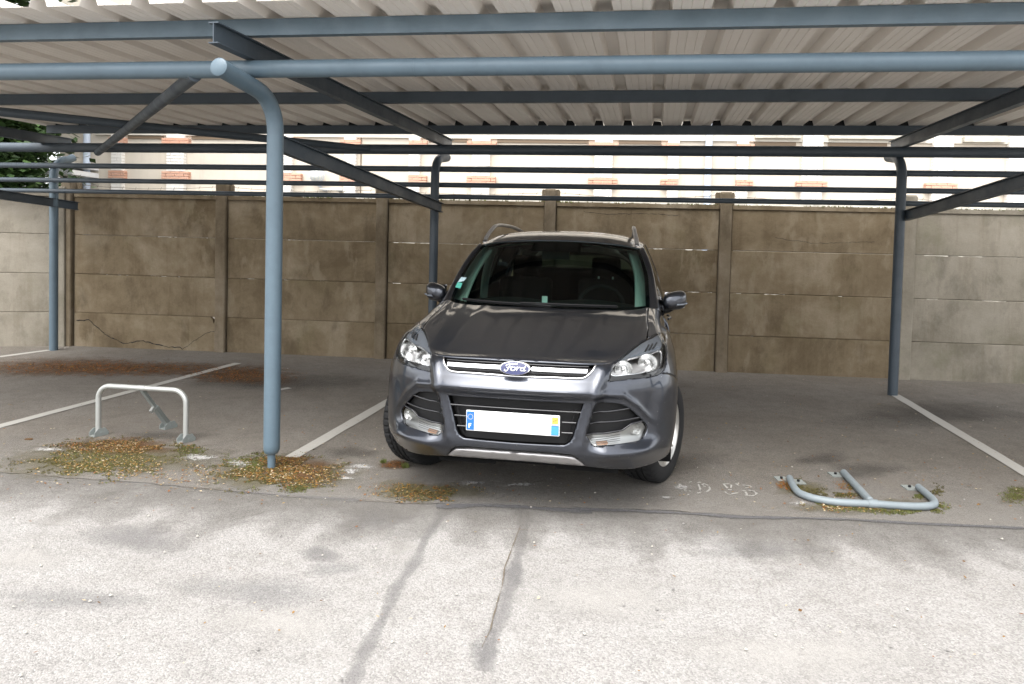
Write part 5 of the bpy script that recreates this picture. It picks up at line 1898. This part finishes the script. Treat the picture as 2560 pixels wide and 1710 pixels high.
# door mirrors
def mirror_shell():
    nu, nv = 20, 12
    vs, fs = [], []
    for v in range(nv + 1):
        a = -math.pi / 2 + math.pi * v / nv
        for u in range(nu):
            p = 2 * math.pi * u / nu
            e = .72
            sgnp = lambda q: math.copysign(abs(q)**e, q)
            x = sgnp(math.cos(a)) * sgnp(math.cos(p)); z = sgnp(math.cos(a)) * sgnp(math.sin(p)); y = math.sin(a)
            xx = .945 + .092 * x
            zz = 1.155 + .072 * z * (1 + .10 * x) + .010 * x
            yy = 1.625 + (.075 if y < 0 else .045) * y + .03 * x
            vs.append((xx, yy, zz))
    for v in range(nv):
        for u in range(nu):
            fs.append((v * nu + u, v * nu + (u + 1) % nu, (v + 1) * nu + (u + 1) % nu, (v + 1) * nu + u))
    return np.array(vs), fs
X, T = mirror_shell()
mirs = pair('door_mirror', X, T, 'paint', angle=None)
for sg, par in zip((1, -1), mirs):
    b = MB(); b.tube([(sg * .845, 1.63, 1.075), (sg * .90, 1.635, 1.085), (sg * .93, 1.635, 1.11)], [.03, .026, .03], 10); b.build('mirror_arm', 'plastic', par, local=True)
    b = MB(); b.tube([(sg * .955, 1.552, 1.128), (sg * 1.00, 1.575, 1.130), (sg * 1.033, 1.615, 1.138)], .008, 8); b.build('mirror_indicator', 'lamp_grey', par, local=True)
    b = MB(); b.box((sg * .945, 1.672, 1.156), (.15, .006, .115)); b.build('mirror_glass', 'chrome', par, local=True)
# wipers
for pts in ([(-.62, 1.235, 1.142), (-.40, 1.14, 1.136), (-.05, 1.085, 1.130), (.06, 1.075, 1.126)], [(.52, 1.19, 1.132), (.35, 1.125, 1.136), (.02, 1.082, 1.140), (-.16, 1.09, 1.140)]):
    b = MB(); P = curve(pts, np.linspace(0, 1, 14)); b.tube([tuple(p) for p in P], .0075, 6)
    w_ = b.build('wiper', 'plastic', car, local=True)
    b = MB(); b.tube([tuple(P[k] + np.array([0, .004, -.010])) for k in range(14)], .005, 5); b.build('wiper_blade', 'rubber', w_, local=True)

# ---- interior
b = MB()
X, T = loft([[(0,1.12,1.06),(.35,1.14,1.06),(.72,1.36,1.06)], [(0,1.38,1.112),(.35,1.40,1.115),(.74,1.55,1.09)], [(0,1.62,1.095),(.35,1.62,1.12),(.78,1.70,1.06)], [(0,1.66,.80),(.35,1.66,.80),(.82,1.70,.80)]], 16, 16)
dash = put('dashboard', X, T, 'dash', both=True)
b = MB(); b.box((0, 2.7, .46), (1.62, 3.2, .04)); b.build('floor_pan', 'deep', car, local=True)
def seat(x, name='seat'):
    b = MB()
    b.box((x, 2.25, .62), (.50, .52, .16)); 
    o = b.build(name, 'seat', car, local=True)
    bv = o.modifiers.new('bevel', 'BEVEL'); bv.width = .05; bv.segments = 3
    b = MB()
    ax = (Vector((1, 0, 0)), Vector((0, math.cos(.22), -math.sin(.22))), Vector((0, math.sin(.22), math.cos(.22))))
    b.box((x, 2.56, .95), (.50, .13, .62), ax); q = b.build('backrest', 'seat', o, local=True)
    bv = q.modifiers.new('bevel', 'BEVEL'); bv.width = .05; bv.segments = 3
    b = MB(); b.box((x, 2.66, 1.365), (.27, .10, .18), ax); q2 = b.build('headrest', 'seat', o, local=True)
    bv = q2.modifiers.new('bevel', 'BEVEL'); bv.width = .04; bv.segments = 3
    b = MB()
    for s in (-.065, .065):
        b.tube([(x + s, 2.625, 1.22), (x + s, 2.645, 1.30)], .009, 8)
    b.build('headrest_post', 'paper' if x > 0 else 'seat', o, local=True)  # driver side painted white for daylight through the gaps between the posts
seat(.37); seat(-.37)
b = MB(); b.box((0, 3.45, .95), (1.30, .14, .75)); o = b.build('rear_seat', 'seat', car, local=True)
bv = o.modifiers.new('bevel', 'BEVEL'); bv.width = .05; bv.segments = 3
b = MB()
ang = R(25)
cst = Vector((.37, 1.86, 1.06))
P = [cst + Vector((math.cos(a) * .185, math.sin(a) * .185 * math.sin(ang) , math.sin(a) * .185 * math.cos(ang))) for a in np.linspace(0, 2 * math.pi, 33)]
b.tube(P, .016, 8, caps=False)
b.box(cst + Vector((0, -.02, 0)), (.13, .05, .10)); b.box(cst + Vector((0, -.01, -.01)), (.34, .02, .035))
b.build('steering_wheel', 'dash', car, local=True)
b = MB(); b.box((0, 1.80, 1.475), (.22, .03, .065)); o = b.build('rear_view_mirror', 'plastic', car, local=True)
# pale pillar trims and headlining
X, T = loft([[a, tuple(np.array(a) * .5 + np.array(c) * .5 + np.array([-.01, .01, .012])), c] for a, c in zip([(p[0] - .105, p[1] + .075, p[2] - .004) for p in wsE], [(p[0] - .018, p[1] + .055, p[2] - .025) for p in apil])], 6, 20)
pair('pillar_trim', X, T, 'trim', thick=.01)
X, T = loft([[(0,1.99,1.565),(.3,2.0,1.56),(.62,2.06,1.525)], [(0,2.5,1.655),(.3,2.5,1.648),(.68,2.5,1.56)], [(0,3.4,1.655),(.3,3.4,1.648),(.67,3.4,1.55)], [(0,4.1,1.58),(.28,4.1,1.57),(.6,4.05,1.50)]], 12, 16)
put('headlining', X, T, 'dash', both=True, reverse=True)
X, T = loft([[(.20,1.955,1.572),(.4,1.975,1.558),(.60,2.02,1.530)], [(.24,2.01,1.566),(.42,2.03,1.552),(.61,2.09,1.520)]], 10, 4)
pair('sun_visor', X, T, 'trim', thick=.012)
for sg in (1, -1):
    b = MB()
    P = [(sg * .735, 2.42, 1.05), (sg * .725, 2.44, 1.25), (sg * .690, 2.46, 1.42), (sg * .645, 2.46, 1.555)]
    b.tube([tuple(p) for p in curve(P, np.linspace(0, 1, 10))], .036, 8)
    b.build('door_pillar_trim', 'trim', car, local=True)
def ws_point(x_px, y_px):
    """point on the windscreen seen at a photo pixel (z1 zoom)"""
    X_, T_ = loft([[tuple(q) for q in r_] for r_ in ws_rows], 40, 40)
    A = np.concatenate([X_, X_ * [-1, 1, 1]])
    d = ((proj_arr(A) - np.array([940 + x_px / 2.24, 540 + y_px / 2.24]))**2).sum(-1)
    return A[np.argmin(d)]
for q, m in (([(442, 398), (470, 402), (488, 372), (458, 370)], 'sticker_green'), ([(458, 369), (488, 371), (507, 344), (477, 344)], 'sticker_pale')):
    b = MB(); b.poly([tuple(ws_point(*p) + np.array([0, -.004, .002])) for p in q], flip=False); o = b.build('windscreen_sticker', m, ws, local=True)
b = MB(); b.prism([(-.045, 1.37, 1.112), (-.005, 1.37, 1.112), (.0, 1.345, 1.112), (-.04, 1.345, 1.112)], (0, 0, .06)); b.build('dash_ornament', 'paper', dash, local=True)
b = MB(); b.add([(-.14, 1.29, 1.112), (.12, 1.27, 1.112), (.10, 1.40, 1.120), (-.10, 1.42, 1.120)], [(0, 1, 2, 3)]); b.build('dash_paper', 'sticker_pale', dash, local=True)

# ---- wheels
TR, TW = .343, .235
def tyre_mesh():
    n = 90
    prof = [(.225, -.100, 0), (.236, -.112, 0), (.262, -.118, 0), (.295, -.119, 0), (.318, -.114, 0), (.331, -.104, 1), (.339, -.090, 2), (.342, -.070, 2), (.343, -.048, 2), (.334, -.045, 3), (.334, -.037, 3), (.343, -.034, 4), (.3435, -.010, 4),
            (.334, -.007, 3), (.334, .007, 3), (.3435, .010, 4), (.343, .034, 4), (.334, .037, 3), (.334, .045, 3), (.343, .048, 2), (.342, .070, 2), (.339, .090, 2), (.331, .104, 1), (.318, .114, 0), (.295, .119, 0), (.262, .118, 0), (.236, .112, 0), (.225, .100, 0)]
    vs = []
    for q in range(n * 2):
        a0 = 2 * math.pi * q / (n * 2)
        for r, x, k in prof:
            sk = .9 * abs(x) if k in (2, 1, 4) else 0
            a = a0 + sk * .35
            g = (q % 4 == 0)
            rr_ = r - (.009 if (g and k == 2) else .006 if (g and k == 1) else .003 if (g and k == 4) else 0)
            vs.append((x, rr_ * math.cos(a), rr_ * math.sin(a)))
    m = len(prof)
    N = n * 2
    fs = [(q * m + k, ((q + 1) % N) * m + k, ((q + 1) % N) * m + k + 1, q * m + k + 1) for q in range(N) for k in range(m - 1)]
    return vs, fs
def add_shape(b, vs, fs, fn=None):
    b.add([fn(v) for v in vs] if fn else vs, fs)
tv, tf = tyre_mesh()
wheel_data = {}
def wheel(x, y, steer, side):
    """side = +1: outer face towards +x"""
    b = MB()
    vs, fs = lathe([(.001, .03), (.075, .03), (.155, .022), (.158, .004), (.09, 0), (.001, -.05)], 32, (0, 0, 0), (side, 0, 0))
    b.add(vs, fs)
    w = b.build('wheel', 'disc', car, local=True, smooth=True, angle=40)
    w.location = (x, y, TR - .001)
    w.rotation_euler = (0, 0, steer)
    b = MB(); b.add(tv, tf); b.build('tyre', 'rubber', w, local=True, smooth=True, angle=30)
    b = MB()
    s = side
    vs, fs = lathe([(.222, -.10), (.214, -.095), (.205, -.06), (.200, .05), (.206, .085), (.214, .098), (.226, .103), (.230, .108), (.232, .104), (.228, .098)], 64, (0, 0, 0), (s, 0, 0))
    b.smooth = True; b.add(vs, fs)
    vs, fs = lathe([(.001, .086), (.022, .086), (.034, .082), (.05, .070), (.058, .05)], 32, (0, 0, 0), (s, 0, 0)); b.add(vs, fs)
    b.smooth = False
    for k in range(5):
        for e in (-.19, .19):
            a = 2 * math.pi * k / 5 + .3
            a1, a2 = a + e * .55, a + e * 1.15
            r0, r1 = .04, .214
            p0 = np.array([0, math.cos(a1) * r0, math.sin(a1) * r0]); p1 = np.array([0, math.cos(a2) * r1, math.sin(a2) * r1])
            t = (p1 - p0) / np.linalg.norm(p1 - p0)
            sd = np.array([0, -t[2], t[1]])
            vs = []
            for q in range(6):
                f = q / 5
                c = p0 + (p1 - p0) * f
                wd = .017 - .003 * f
                fx = .072 + .022 * f
                for dw, dx in ((-wd, fx - .022), (-wd * .55, fx), (wd * .55, fx), (wd, fx - .022)):
                    v = c + sd * dw
                    vs.append((s * dx, v[1], v[2]))
            fs = [(q * 4 + m_, q * 4 + m_ + 1, (q + 1) * 4 + m_ + 1, (q + 1) * 4 + m_) for q in range(5) for m_ in range(3)]
            b.add(vs, [f[::-1] for f in fs] if s > 0 else fs)
    b.build('rim', 'alloy', w, local=True)
for sg in (1, -1):
    wheel(sg * .785, .935, -R(22), sg)
    wheel(sg * .785, 3.625, 0, sg)
# wheel housings
for sg in (1, -1):
    for yc in (.935, 3.625):
        b = MB()
        n = 20
        vs = []
        for k in range(n + 1):
            a = math.pi * (-.08 + 1.16 * k / n)
            for x in (.89, .50):
                vs.append((sg * x, yc + .40 * math.cos(a), .345 + .40 * math.sin(a)))
        b.add(vs, [(2 * k, 2 * k + 1, 2 * k + 3, 2 * k + 2) for k in range(n)])
        b.add([v for v in vs[1::2]], [tuple(range(n + 1))])
        b.build('wheel_housing', 'deep', car, local=True)
